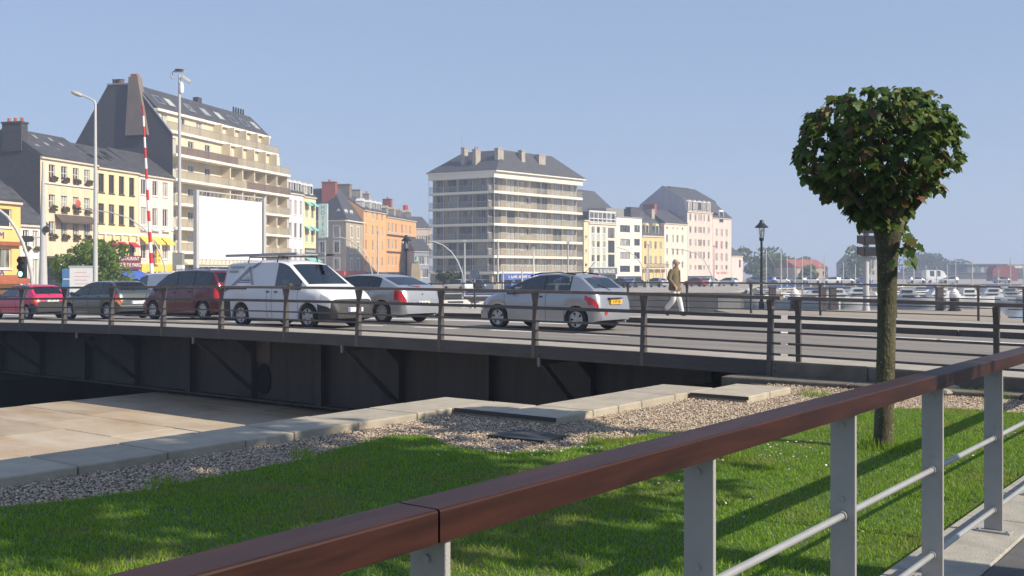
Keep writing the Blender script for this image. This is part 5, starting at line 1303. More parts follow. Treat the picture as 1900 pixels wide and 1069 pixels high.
    if mirrors:
        x, z = mirrors; y = ring(x)[5][0]
        for sg in (1, -1):
            o = MB().ell((x - L / 2, sg * (y + .12), z), .06, .10, .075, 12, 7).build('wing_mirror', plastic, e, 60)
            MB().box(x - L / 2 - .055, x - L / 2 - .045, sg * (y + .12) - .075, sg * (y + .12) + .075, z - .05, z + .05).build('mirror_glass', mirror_m, o)
    for tl in (tails or []):
        x, y, z, rx, ry, rz, m_ = tl
        for sg in (1, -1): MB().ell((x - L / 2, sg * y, z), rx, ry, rz, 14, 9).build('tail_light', m_, e, 60)
    for hl in (heads or []):
        x, y, z, rx, ry, rz = hl
        for sg in (1, -1): MB().ell((x - L / 2, sg * y, z), rx, ry, rz, 14, 9).build('headlight', clear_lens, e, 60)
    o = MB().box(-L / 2 - .022, -L / 2 + .05, -.26, .26, plate_z - .055, plate_z + .055).build('number_plate', plate, e)
    if plate is plate_w: MB().box(-L / 2 - .024, -L / 2 - .02, .215, .255, plate_z - .05, plate_z + .05).build('plate_band', plate_blue, o)
    if ptext: text(o, ptext, .105, ink, (-L / 2 - .026, 0, plate_z), (R(90), 0, R(-90)), ext=.001)
    return e
def islands(me):
    bm = bmesh.new(); bm.from_mesh(me); bm.faces.ensure_lookup_table(); seen = set(); out = []
    for f in bm.faces:
        if f.index in seen: continue
        st = [f]; isl = []; seen.add(f.index)
        while st:
            g = st.pop(); isl.append(g.index)
            for ed in g.edges:
                for h in ed.link_faces:
                    if h.index not in seen: seen.add(h.index); st.append(h)
        out.append(isl)
    bm.free(); return out
def mesh_part(me, isl, name, m, parent):
    vs = []; mp_ = {}; fs = []
    for i in isl:
        q = []
        for v in me.polygons[i].vertices:
            if v not in mp_: mp_[v] = len(vs); vs.append(tuple(me.vertices[v].co))
            q.append(mp_[v])
        fs.append(tuple(q))
    n = bpy.data.meshes.new(name); n.from_pydata(vs, [], fs); n.polygons.foreach_set('use_smooth', [True] * len(fs)); n.set_sharp_from_angle(angle=R(38)); n.materials.append(m)
    return put(name, n, parent)
def park(e, s, d, right=False, dz=0.0):
    """stand a car on the bridge road: s of its middle, d of its near side"""
    z = zroad(s) + .006; sl_ = (zroad(s + 1) - zroad(s - 1)) / 2
    e.location = (*B2(s, d), z + dz)
    e.rotation_euler = Euler((0, (sl_ if right else -sl_) * 1.0, BRZ + (0 if right else math.pi)), 'XYZ')
silver = paint('paint_silver', (0.36, 0.37, 0.39)); silver2 = paint('paint_pale_silver', (0.40, 0.41, 0.43))
darkgrey = paint('paint_dark_grey', (0.080, 0.095, 0.092)); maroon = paint('paint_maroon', (0.105, 0.009, 0.017)); redp = mat('paint_crimson', (0.52, 0.02, 0.085), .3, .05, 2, coat=.6)
vanw = mat('paint_white', (0.66, 0.67, 0.69), .4, .03, 1.5, coat=.3)
QG = 'cars queuing on the bridge'
S5, RT = (5, 6), (7, 9)
# silver hatchback (nearest)
L = 3.84
e = car('hatchback_car', 'silver three-door hatchback with yellow rear plate on the bridge', QG, L, 1.66,
    [(0, .60), (.03, .72), (.07, .90), (.13, .97), (.20, 1.03), (.62, 1.355), (.80, 1.395), (1.35, 1.43), (1.85, 1.415), (2.2, 1.33), (2.95, .985), (3.10, .95), (3.45, .84), (3.68, .70), (3.78, .58), (L, .44)],
    [(0, .55), (.10, .86), (.25, .95), (1.0, .96), (2.2, .915), (3.0, .88), (3.4, .80), (3.75, .60), (L, .40)], (.66, 3.10), .295,
    [('windscreen', RT, 2.20, 2.93), ('rear_window', RT, .24, .58), ('pillar', S5, .84, 2.80), ('side_window', S5, .88, 1.60), ('side_window', S5, 1.66, 2.74), ('tail_light', (3, 4), .05, .40), ('headlight', (3, 5), L - .62, L - .24)], silver,
    seams=(1.56, 2.86), handles=(1.72,), mirrors=(2.62, .96), spokes=5, plate=plate_y, plate_z=.72, tumble=.32,
    ptext='5 VY 50', trim=None)
rb_ = 'body'
MB().box(-L / 2 - .015, -L / 2 + .06, -.30, .30, .80, .825).build('boot_strip', plastic, e)
MB().lathe([(.06, 0), (.06, .006), (.01, .007)], 14, (-L / 2 - .016, .45, .47), 'x').build('sticker', red_lens, e)
for sg in (1, -1):
    MB().tube([(-L / 2 + .85, sg * .52, 1.40), (-L / 2 + 1.3, sg * .54, 1.445), (-L / 2 + 1.9, sg * .54, 1.43), (-L / 2 + 2.2, sg * .53, 1.36)], .018, 6).build('roof_bar', plastic, e, 50)
    MB().tube([(-L / 2 + 1.05, sg * .832, .56), (-L / 2 + 2.55, sg * .832, .56)], .022, 6).build('side_moulding', plastic, e, 50)
MB().box(-L / 2 + .58, -L / 2 + .62, -.11, .11, 1.315, 1.345).build('brake_light', red_lens, e)
MB().tube([(-L / 2 + .95, 0, 1.41), (-L / 2 + .6, 0, 1.72)], .006, 5).build('aerial', ink, e)
park(e, 8.9, 5.9 + .85)
# silver saloon ahead of it
L = 4.55
e = car('saloon_car', 'silver rounded five-door car ahead of the hatchback, white rear plate', QG, L, 1.76,
    [(0, .66), (.03, .84), (.08, .97), (.16, 1.03), (.30, 1.07), (1.05, 1.36), (1.35, 1.41), (2.05, 1.43), (2.5, 1.39), (2.85, 1.26), (3.45, .98), (3.6, .95), (4.1, .84), (4.35, .72), (4.48, .58), (L, .45)],
    [(0, .62), (.10, .92), (.4, .99), (1.2, .965), (2.6, .93), (3.45, .89), (4.0, .80), (4.4, .62), (L, .42)], (.86, 3.60), .32,
    [('windscreen', RT, 2.62, 3.42), ('rear_window', RT, .38, .98), ('pillar', S5, .95, 3.3), ('side_window', S5, 1.0, 1.45), ('side_window', S5, 1.5, 2.25), ('side_window', S5, 2.32, 3.24), ('tail_light', (3, 5), .012, .36), ('headlight', (3, 5), L - .6, L - .2)], silver2,
    seams=(1.35, 2.28, 3.35), handles=(1.5, 2.4), mirrors=(3.15, .98), spokes=10, plate_z=.58, tumble=.40, glass=car_glass_dk,
    ptext='588 YS NC')
MB().box(-L / 2 + .26, -L / 2 + .31, -.16, .16, 1.06, 1.075).build('brake_light', red_lens, e)
MB().lathe([(.035, 0), (.035, .01), (.004, .012)], 4, (-L / 2 + .02, 0, .84), 'x').build('badge', rim_m, e)
park(e, 13.65 + L / 2, 6.2 + .88)
# white delivery van, driving the other way
L = 4.42
e = car('delivery_van', 'white delivery van with ladder rack driving towards the right', None, L, 1.80,
    [(0, 1.60), (.05, 1.72), (.15, 1.78), (.6, 1.81), (1.9, 1.82), (2.35, 1.80), (2.65, 1.72), (3.45, 1.13), (3.60, 1.07), (3.95, .99), (4.20, .87), (4.34, .70), (L, .50)],
    [(0, 1.08), (2.3, 1.06), (3.0, 1.01), (3.5, 1.00), (3.9, .93), (4.2, .80), (4.35, .62), (L, .46)], (.82, 3.52), .315,
    [('windscreen', RT, 2.68, 3.42), ('side_window', S5, 2.24, 3.28), ('bumper', (0, 3), 3.90, L), ('bumper', (3, 5), 4.27, L), ('bumper', (5, 9), 4.29, L), ('bumper', (0, 3), 0, .42), ('headlight', (3, 5), 3.98, 4.26), ('tail_light', (3, 6), 0, .10)], vanw,
    seams=(1.95, 2.15, 3.18), handles=(2.0, 2.32), mirrors=(3.02, 1.12), spokes=6, plate_z=.75, tumble=.20, seats=True, plan=[(0, .93), (.1, .97), (.4, 1), (L - .9, 1), (L - .45, .95), (L - .15, .84), (L, .70)])
for sg in (1, -1):
    MB().tube([(-L / 2 + 1.25, sg * .905, .72), (-L / 2 + 2.95, sg * .905, .72)], .022, 6).build('side_moulding', plastic, e, 50)
    MB().box(-L / 2 + .1, -L / 2 + 1.1, sg * .885 - .012, sg * .885 + .012, 1.02, 1.045).build('door_rail', plastic, e)
fp = MB().box(L / 2 - .02, L / 2 + .025, -.26, .26, .43, .54).build('number_plate', plate_w, e); MB().box(L / 2 + .02, L / 2 + .028, -.25, -.20, .435, .535).build('plate_band', plate_blue, fp)
MB().box(L / 2 - .1, L / 2 - .02, -.5, .5, .33, .40).build('grille', ink, e)
# triangle print and two lines of lettering on the panel
def decal(pts, m, sg=-1, nm='side_print', th=.003):
    def yy(z): return .862 - .20 * max(0, z - 1.06) + .004
    mb = MB(); mb.loft([[(x, sg * yy(z), z) for x, z in pts], [(x, sg * (yy(z) + th), z) for x, z in pts]]); return mb.build(nm, m, e)
pgrey = mat('print_grey', (.30, .30, .34), .5); pblue = mat('print_blue', (.10, .13, .26), .5)
X0 = -L / 2
decal([(X0 + .42, 1.13), (X0 + 1.12, 1.66), (X0 + 1.20, 1.60), (X0 + .58, 1.13)], pgrey); decal([(X0 + 1.12, 1.66), (X0 + 1.36, 1.14), (X0 + 1.28, 1.14), (X0 + 1.08, 1.58)], pgrey)
decal([(X0 + .70, 1.20), (X0 + 1.22, 1.20), (X0 + 1.22, 1.225), (X0 + .70, 1.225)], pblue); decal([(X0 + .78, 1.25), (X0 + 1.2, 1.25), (X0 + 1.2, 1.285), (X0 + .78, 1.285)], pblue)
decal([(X0 + .9, 1.30), (X0 + 1.18, 1.30), (X0 + 1.08, 1.40), (X0 + 1.02, 1.38)], mat('print_pale_blue', (.45, .50, .62), .5))
decal([(X0 + 1.18, 1.62), (X0 + 1.55, 1.78), (X0 + 1.60, 1.78), (X0 + 1.26, 1.60)], pblue); decal([(X0 + .02, .96), (X0 + .32, 1.05), (X0 + .40, 1.05), (X0 + .05, .90)], pblue)
for a, b, z in ((.28, .85, 1.60), (.24, .60, 1.48)):
    k = a
    while k < b: decal([(X0 + k, z), (X0 + k + .045, z), (X0 + k + .045, z + .06), (X0 + k, z + .06)], pgrey, nm='lettering'); k += .065
rk = MB()
for yy in (-.5, 0.5): rk.box(X0 - .25, X0 + 2.75, yy - .03, yy + .03, 1.925, 2.0)
for k in range(9): rk.box(X0 - .1 + .32 * k, X0 - .06 + .32 * k, -.478, .478, 1.94, 1.975)
rk.build('ladder', galv, e)
for x in (1.0, 2.2):
    MB().tube([(X0 + x, -.72, 1.74), (X0 + x, -.68, 1.90), (X0 + x, .68, 1.90), (X0 + x, .72, 1.74)], .02, 6).build('rack_bar', plastic, e)
MB().box(X0 - .1, X0 + 2.9, .60, .70, 1.925, 1.97).build('rack_rail', plastic, e)
park(e, 15.4, 3.0 + .92, right=True)
# maroon people carrier
L = 4.5
e = car('people_carrier', 'maroon people carrier behind the white delivery van', QG, L, 1.84,
    [(0, .80), (.04, 1.05), (.10, 1.20), (.40, 1.62), (.7, 1.68), (1.6, 1.72), (2.5, 1.70), (2.9, 1.60), (3.75, 1.04), (3.95, .98), (4.3, .80), (4.44, .62), (L, .48)],
    [(0, .75), (.15, 1.06), (2.0, 1.05), (3.4, 1.0), (3.8, .93), (4.2, .78), (L, .45)], (.80, 3.62), .325,
    [('windscreen', RT, 2.92, 3.72), ('rear_window', RT, .14, .36), ('pillar', S5, .3, 3.55), ('side_window', S5, .36, 1.25), ('side_window', S5, 1.32, 2.2), ('side_window', S5, 2.28, 3.45), ('tail_light', (3, 5), .02, .2), ('headlight', (3, 5), L - .7, L - .2)], maroon,
    seams=(1.3, 2.24, 3.4), handles=(1.45, 2.35), mirrors=(3.25, 1.08), spokes=7, plate_z=.6, tumble=.22, glass=car_glass_dk,
    )
for sg in (1, -1): MB().tube([(-L / 2 + .6, sg * .68, 1.68), (-L / 2 + 1.6, sg * .68, 1.74), (-L / 2 + 2.6, sg * .68, 1.70)], .016, 6).build('roof_bar', rim_m, e, 50)
park(e, 24.25, 6.2 + .92)
# dark grey hatchback estate
L = 4.05
e = car('estate_car', 'dark grey estate car with orange and red tail lights queuing on the bridge', QG, L, 1.67,
    [(0, .66), (.04, .84), (.10, .97), (.20, 1.04), (.60, 1.37), (.9, 1.41), (1.7, 1.43), (2.1, 1.40), (2.45, 1.29), (3.1, .97), (3.3, .93), (3.7, .80), (3.95, .60), (L, .45)],
    [(0, .60), (.12, .90), (.4, .94), (2.2, .92), (3.1, .88), (3.6, .78), (L, .42)], (.74, 3.30), .30,
    [('windscreen', RT, 2.3, 3.06), ('rear_window', RT, .22, .58), ('pillar', S5, .55, 2.95), ('side_window', S5, .62, 1.1), ('side_window', S5, 1.16, 1.9), ('side_window', S5, 1.97, 2.9), ('tail_light', (3, 5), .012, .34), ('indicator', (3, 4), .012, .20), ('headlight', (3, 5), L - .6, L - .2)], darkgrey,
    seams=(1.1, 1.93, 2.95), handles=(1.25, 2.1), mirrors=(2.85, .97), spokes=5, plate_z=.60, tumble=.32, glass=car_glass_dk,
    )
MB().box(-L / 2 - .012, -L / 2 + .05, -.7, .7, .46, .50).build('bumper_strip', rim_m, e)
park(e, 29.75, 6.2 + .84)
# crimson small hatchback
L = 3.65
e = car('hatchback_car', 'crimson small hatchback with grey bumper at the left edge', QG, L, 1.58,
    [(0, .70), (.04, .86), (.10, .93), (.18, .96), (.62, 1.33), (.8, 1.37), (1.5, 1.40), (1.9, 1.37), (2.15, 1.28), (2.8, .95), (3.0, .91), (3.4, .80), (3.58, .64), (L, .5)],
    [(0, .66), (.12, .88), (2.0, .90), (2.8, .87), (3.3, .78), (L, .48)], (.62, 3.02), .28,
    [('windscreen', RT, 2.05, 2.76), ('rear_window', RT, .22, .58), ('side_window', S5, .7, 1.35), ('side_window', S5, 1.42, 2.6), ('bumper', (0, 3), 0, .38), ('bumper', (0, 3), L - .4, L), ('tail_light', (3, 4), .012, .22), ('indicator', (4, 5), .012, .16), ('headlight', (3, 5), L - .5, L - .15)], redp,
    seams=(1.38, 2.65), handles=(1.55,), mirrors=(2.5, .94), spokes=4, plate_z=.74, tumble=.34,
    ptext='1238 ZA')
park(e, 35.35, 6.2 + .79)
# white van standing further back, pale car ahead of the saloon
L = 4.0
e = car('panel_van', 'white panel van half hidden behind the maroon people carrier', None, L, 1.66,
    [(0, 1.60), (.06, 1.72), (.2, 1.78), (1.6, 1.80), (2.1, 1.76), (2.4, 1.66), (3.1, 1.10), (3.4, 1.02), (3.75, .86), (3.93, .62), (L, .5)],
    [(0, 1.02), (2.2, 1.0), (3.1, .98), (3.5, .88), (L, .46)], (.7, 3.3), .30,
    [('windscreen', RT, 2.42, 3.08), ('side_window', S5, 1.9, 2.85), ('bumper', (0, 3), 0, .3), ('bumper', (0, 3), L - .4, L)], vanw, seams=(1.8, 2.9), handles=(1.95,), mirrors=(2.75, 1.05), spokes=5, tumble=.16, plate_z=.7)
park(e, 31.2, 9.6 + .83)
e = car('small_car', 'pale car mostly hidden between the delivery van and the silver five-door car', QG, 3.9, 1.65,
    [(0, .66), (.1, .97), (.22, 1.05), (.65, 1.38), (1.4, 1.46), (2.0, 1.42), (2.4, 1.28), (3.05, .98), (3.5, .86), (3.8, .62), (3.9, .45)],
    [(0, .60), (.12, .90), (2.2, .92), (3.05, .88), (3.5, .78), (3.9, .42)], (.7, 3.15), .29,
    [('windscreen', RT, 2.1, 3.0), ('rear_window', RT, .25, .6), ('side_window', S5, .8, 1.5), ('side_window', S5, 1.56, 2.8)], paint('paint_pale', (.62, .63, .64)), seams=(1.53,), mirrors=(2.7, .97))
park(e, 20.1, 6.2 + .82)
# parked cars far away along the quay
pc = [(.5, .5, .52), (.10, .11, .13), (.55, .56, .58), (.35, .04, .04), (.06, .10, .25), (.75, .75, .75), (.25, .26, .27)]
simple = [(0, .70), (.12, .95), (.22, 1.02), (.62, 1.36), (1.4, 1.45), (2.0, 1.40), (2.3, 1.28), (3.0, .96), (3.5, .84), (3.8, .60), (3.9, .45)]
protos = []
names_ = ['silver', 'black', 'pale grey', 'red', 'dark blue', 'white', 'grey']
spots = [(1090, 150, 1), (1115, 152, 2), (1150, 155, 4), (1180, 158, 1), (1215, 160, 0), (1290, 168, 3), (1320, 170, 2), (1350, 176, 5), (1402, 205, 1), (1420, 206, 4), (1448, 207, 2), (1476, 208, 6), (1505, 209, 0), (1540, 211, 5), (1568, 212, 2), (1600, 213, 4), (1700, 218, 2), (1760, 220, 0), (1860, 224, 6), (850, 118, 5), (885, 119, 1), (960, 121, 4)]
zone = lambda p: 0 if p < 1080 else 1 if p < 1390 else 2
ordn = ['leftmost', 'second from the left', 'third from the left', 'fourth from the left', 'fifth from the left', 'sixth from the left', 'seventh from the left', 'eighth from the left', 'ninth from the left', 'tenth from the left', 'eleventh from the left']
for i, (px_, Y_, c_) in enumerate(spots):
    rank = sum(1 for q in spots if zone(q[0]) == zone(px_) and q[0] < px_)
    near = 'in front of the pink and cream houses' if px_ > 1080 and px_ < 1390 else ('on the far quay behind the boats' if px_ > 1390 else 'on the quay below the grey apartment block')
    e = car('parked_car', '%s parked car %s, %s' % (names_[c_], near, ordn[rank]), 'cars parked along the quays', 3.9, 1.66, simple,
            [(0, .62), (.12, .92), (2.2, .92), (3.0, .88), (3.5, .78), (3.9, .42)], (.7, 3.1), .30, [('windscreen', RT, 2.1, 2.95), ('rear_window', RT, .25, .58), ('side_window', S5, .8, 2.8)], paint('parked_paint_%d' % c_, pc[c_]), detail=False, glass=car_glass_dk)
    q_ = P(px_, 508, Y_); e.location = (q_.x, q_.y, GZ + .01); e.rotation_euler = (0, 0, math.atan2(.736, .677) + (math.pi / 2 if i % 3 else 0) if px_ < 1390 else (math.pi * (i % 2)) + .1)
# ---------------------------------------------------------------- walking man
def skin(name, nodes, edges, m, parent, sub=2, root=0):
    """one continuous surface grown round a jointed skeleton; nodes: (x, y, z, rx, ry)"""
    me = bpy.data.meshes.new(name); me.from_pydata([n[:3] for n in nodes], edges, [])
    o = bpy.data.objects.new(name, me); C.objects.link(o)
    sk = o.modifiers.new('skin', 'SKIN'); sk.use_smooth_shade = True
    for i, n in enumerate(nodes):
        sv = me.skin_vertices[0].data[i]; sv.radius = (n[3], n[4] if len(n) > 4 else n[3]); sv.use_root = (i == root)
    sb_ = o.modifiers.new('sub', 'SUBSURF'); sb_.levels = sub; sb_.render_levels = sub
    bpy.context.view_layer.update()
    nm = bpy.data.meshes.new_from_object(o.evaluated_get(bpy.context.evaluated_depsgraph_get()))
    bpy.data.objects.remove(o); bpy.data.meshes.remove(me)
    nm.materials.clear(); nm.materials.append(m); nm.polygons.foreach_set('use_smooth', [True] * len(nm.polygons))
    return put(name, nm, parent)
skin_m = mat('skin', (.46, .25, .18), .6, .06, 8); jack = mat('olive_jacket', (.155, .125, .075), .9, .18, 9, .3, 30); trou = mat('pale_trousers', (.66, .65, .62), .9, .06, 8, .2, 20); hair_m = mat('grey_hair', (.40, .37, .35), .9, .2, 40)
mp3 = G(1252, 586, zdeck(8.4)); 
man = empty('person', (mp3.x, mp3.y, zdeck(8.4) + .002), BRZ, 'man in olive jacket and pale trousers walking to the right on the far pavement', 'person')
# local x = walking direction
body = [(0, 0, .92, .12, .14), (0.01, 0, 1.12, .11, .15), (.02, 0, 1.32, .11, .17), (.03, 0, 1.42, .07, .08), (.045, 0, 1.485, .052, .054), (.065, 0, 1.56, .078, .07), (.07, 0, 1.63, .092, .076), (.06, 0, 1.69, .07, .06),
        (-.01, .17, 1.38, .055, .055), (-.06, .21, 1.12, .045, .045), (.06, .20, .90, .034, .034), (.10, .19, .84, .036, .02), (-.01, -.17, 1.38, .055, .055), (-.05, -.21, 1.12, .045, .045), (.10, -.20, .92, .034, .034), (.14, -.19, .86, .036, .02),
        (0, .09, .86, .09, .09), (.10, .09, .50, .06, .06), (.20, .09, .10, .04, .04), (.29, .09, .045, .045, .03),
        (0, -.09, .86, .09, .09), (.03, -.09, .50, .06, .06), (-.27, -.09, .17, .04, .04), (-.24, -.09, .07, .04, .03)]
ed = [(0, 1), (1, 2), (2, 3), (3, 4), (4, 5), (5, 6), (6, 7), (2, 8), (8, 9), (9, 10), (10, 11), (2, 12), (12, 13), (13, 14), (14, 15), (0, 16), (16, 17), (17, 18), (18, 19), (0, 20), (20, 21), (21, 22), (22, 23)]
def fingers(base, sg, i0):
    ns, es = [], []
    for k, (dy, ln) in enumerate(((-.028, .062), (-.010, .072), (.010, .066), (.027, .052))):
        a = (base[0] + .02, base[1] + dy, base[2] - .03, .0095); b = (base[0] + .035, base[1] + dy, base[2] - .03 - ln * .5, .0085); c = (base[0] + .025, base[1] + dy, base[2] - .03 - ln, .007)
        n = i0 + len(ns); ns += [a, b, c]; es += [(n, n + 1), (n + 1, n + 2)]
        es.append((11 if sg > 0 else 15, n))
    n = i0 + len(ns); ns += [(base[0] + .045, base[1] - sg * .03, base[2] + .005, .010), (base[0] + .06, base[1] - sg * .035, base[2] - .03, .008)]; es += [(11 if sg > 0 else 15, n), (n, n + 1)]
    return ns, es
f1, e1 = fingers(body[11], 1, len(body)); body2 = body + f1; f2, e2 = fingers(body[15], -1, len(body2)); body2 += f2
skin('body', body2, ed + e1 + e2, skin_m, man, 2)
for sg in (1, -1):
    MB().ell((.055, sg * .078, 1.605), .018, .012, .03, 8, 5).build('ear', skin_m, man, 60)
    MB().ell((.148, sg * .032, 1.625), .012, .014, .009, 8, 5).build('eye', ink, man, 60)
MB().ell((.168, 0, 1.595), .022, .016, .026, 8, 6).build('nose', skin_m, man, 60); MB().ell((.146, 0, 1.55), .012, .026, .006, 8, 4).build('mouth', mat('lips', (.33, .12, .10), .6), man, 60)
mb = MB(); rows = []
for j in range(7):
    t = math.pi / 2 * j / 6; rows.append([(.05 - .012 + .098 * math.cos(t) * math.cos(a) * (1 if math.cos(a) < .3 else .86), .085 * math.cos(t) * math.sin(a), 1.625 - .03 * (math.cos(a) < 0) * (j == 0) * 2 + .105 * math.sin(t)) for a in [6.2832 * k / 14 for k in range(14)]])
mb.loft(rows).build('hair', hair_m, man, 60)
jk = MB(); rows = []
for z, rx_, ry_, ox in ((.77, .165, .20, -.005), (.80, .175, .215, -.005), (.95, .165, .205, 0), (1.12, .155, .20, .0), (1.26, .152, .205, .005), (1.35, .14, .195, .01), (1.41, .115, .15, .015), (1.45, .085, .095, .03), (1.48, .078, .082, .04)):
    rows.append([(ox + rx_ * (1 + .03 * math.sin(5 * a + z * 9)) * math.cos(a), ry_ * math.sin(a), z) for a in [6.2832 * k / 20 for k in range(20)]])
jk.loft(rows)
for sg, ps in ((1, [(-.005, .15, 1.37), (-.03, .205, 1.30), (-.075, .235, 1.12), (-.02, .235, 1.02), (.045, .225, .92)]), (-1, [(-.005, -.15, 1.37), (-.03, -.205, 1.30), (-.065, -.235, 1.12), (.0, -.235, 1.03), (.085, -.225, .94)])):
    jk.tube(ps, [.085, .08, .07, .064, .056], 12)
jk.build('jacket', jack, man, 60)
MB().extr([(.172, -.02, 1.38), (.172, .02, 1.38), (.190, .012, 1.0), (.190, -.012, 1.0)], (.006, 0, 0)).build('zip', mat('shirt_brown', (.10, .055, .045), .9), man)
tn = [(0, 0, .86, .115, .12), (.0, .085, .78, .09, .085), (.11, .095, .48, .088, .085), (.185, .095, .16, .075, .07), (.20, .095, .07, .075, .07), (0, -.085, .78, .09, .085), (.02, -.095, .48, .09, .085), (-.19, -.095, .27, .078, .07), (-.255, -.095, .19, .075, .07)]
skin('trousers', tn, [(0, 1), (1, 2), (2, 3), (3, 4), (0, 5), (5, 6), (6, 7), (7, 8)], trou, man, 2, 0)
o = MB().ell((.25, .095, .045), .14, .05, .045, 12, 6).build('shoe', ink, man, 60); o = MB().ell((0, 0, 0), .14, .05, .045, 12, 6).build('shoe', ink, man, 60); o.location = (-.255, -.095, .085); o.rotation_euler = (0, R(38), 0)

# ---------------------------------------------------------------- lamps, signals, masts
def lantern(px, ytop, Y, label, s=1.0):
    q_ = P(px, 508, Y); H_ = hz(ytop, Y) - (-.12 if Y < 60 else GZ); e = empty('lantern_post', (q_.x, q_.y, -.12 if Y < 60 else GZ), 0, label, 'street lamp', 'lantern posts')
    MB().lathe([(.13, 0), (.13, .25), (.075, .4), (.06, H_ * .5), (.05, H_ - .95), (.10, H_ - .92), (.11, H_ - .80)], 12).build('post', blackm, e, 50)
    MB().lathe([(.10, H_ - .79), (.16, H_ - .36)], 8, caps=False).build('glass', lantern_glass, e); MB().lathe([(.05, H_ - .78), (.05, H_ - .45), (.01, H_ - .44)], 8).build('bulb', white_m, e)
    fr_ = MB()
    for k in range(4): a = math.pi / 4 + k * math.pi / 2; fr_.tube([(.105 * math.cos(a), .105 * math.sin(a), H_ - .8), (.165 * math.cos(a), .165 * math.sin(a), H_ - .35)], .012, 5)
    fr_.build('lantern_frame', blackm, e)
    MB().lathe([(.30, H_ - .35), (.30, H_ - .32), (.17, H_ - .20), (.09, H_ - .10), (.08, H_ - .02), (.01, H_)], 16).build('lantern_cap', blackm, e, 40)
lantern(1413, 408, 47, 'black lantern post standing left of the ball tree'); lantern(754, 436, 62, 'lantern post in front of the shaded orange house')
def bollard(px, Y, label):
    q_ = P(px, 508, Y); e = empty('bollard', (q_.x, q_.y, -.12), 0, label, 'bollard', 'white-capped bollards on the quay apron')
    MB().lathe([(.26, 0), (.26, .06), (.20, .1), (.18, .55)], 16).build('body', blackm, e, 40); MB().lathe([(.19, .552), (.21, .58), (.21, .72), (.17, .74), (.17, .80), (.10, .88), (.05, .93), (.01, .95)], 16).build('cap', white_m, e, 40)
bollard(1475, 44.5, 'white-capped dark bollard left of the ball tree'); bollard(1771, 44.5, 'white-capped dark bollard right of the ball tree')
def greypost(px, Y, h, label, r=.13):
    q_ = P(px, 508, Y); e = empty('mooring_post', (q_.x, q_.y, -.12), 0, label, 'post', 'dark posts on the quay apron')
    MB().box(-r, r, -r, r, 0, h).build('post', rail_steel, e); MB().box(-r * 1.15, r * 1.15, -r * 1.15, r * 1.15, h + .002, h + .06).build('cap', rail_steel, e)
for px, Y, lb in ((1433, 45.5, 'dark square post just right of the lantern post'), (1526, 45, 'dark square post between the bollard and the tree'), (1545, 45.4, 'second dark square post left of the tree'), (1743, 45, 'dark square post beside the right-hand bollard')): greypost(px, Y, .95, lb)
# signal mast behind the tree: three hooded heads stacked
q_ = P(1607, 508, 45); e = empty('signal_mast', (q_.x, q_.y, -.12), 0, 'grey signal mast with three dark hooded lights half hidden by the tree', 'signal')
MB().lathe([(.17, 0), (.13, .3), (.12, 3.9), (.02, 3.92)], 12).build('pole', greypole, e, 40)
for k in range(3):
    z = hz((425, 446, 467)[k], 45) + .12
    h_ = MB().box(-.12, .40, -.26, -.13, z - .19, z + .19).build('signal_head', blackm, e)
    MB().extr([(-.42, -.24, z - .12), (-.42, -.24, z + .20), (-.12, -.24, z + .20), (-.12, -.24, z - .2)], (0, .16, 0)).build('hood', mat('hood_red', (.022, .012, .011), .7), h_)
# street lamp (left)
q_ = P(177, 508, 60); Hl = hz(188, 60) - GZ; e = empty('street_lamp', (q_.x, q_.y, GZ), 0, 'tall grey street lamp with drooping head before the cafe houses', 'street lamp')
MB().tube([(0, 0, 0), (0, 0, 3), (0, 0, Hl - .15), (-.06, 0, Hl), (-.25, 0, Hl + .12), (-.75, 0, Hl + .35)], [.15, .13, .065, .06, .055, .05], 10).build('pole', greypole, e, 50)
MB().ell((0, 0, 0), .36, .15, .13, 14, 8).build('lamp_head', mat('lamp_head', (.45, .42, .35), .5), e, 50).matrix_local = Matrix.Translation((-1.05, 0, Hl + .42)) @ Matrix.Rotation(.35, 4, 'Y')
# thick mast with direction plates and bent traffic-light masts
q_ = P(80, 508, 52); e = empty('sign_mast', (q_.x, q_.y, GZ), 0, 'thick pale mast with dark round and arrow signs at the left', 'sign')
H_ = hz(300, 52) - GZ
MB().tube([(0, 0, 0), (0, 0, 3), (0, 0, 5.2), (.0, 0, H_)], [.24, .17, .12, .05], 12).build('mast', greypole, e, 50)
sgm = mat('sign_back', (.055, .06, .06), .6)
MB().lathe([(.17, -.02), (.17, .02)], 18, (.22, -.16, hz(426, 52) - GZ), 'y').build('round_sign', sgm, e)
MB().extr([(-1.05, -.2, hz(450, 52) - GZ), (-.45, -.2, hz(449, 52) - GZ), (-.36, -.2, hz(444, 52) - GZ), (-.45, -.2, hz(438, 52) - GZ), (-1.05, -.2, hz(438, 52) - GZ)], (0, .05, 0)).build('arrow_sign', sgm, e)
MB().box(-1.05, -.1, -.14, -.10, hz(441, 52) - GZ - .03, hz(441, 52) - GZ + .03).build('sign_arm', greypole, e)
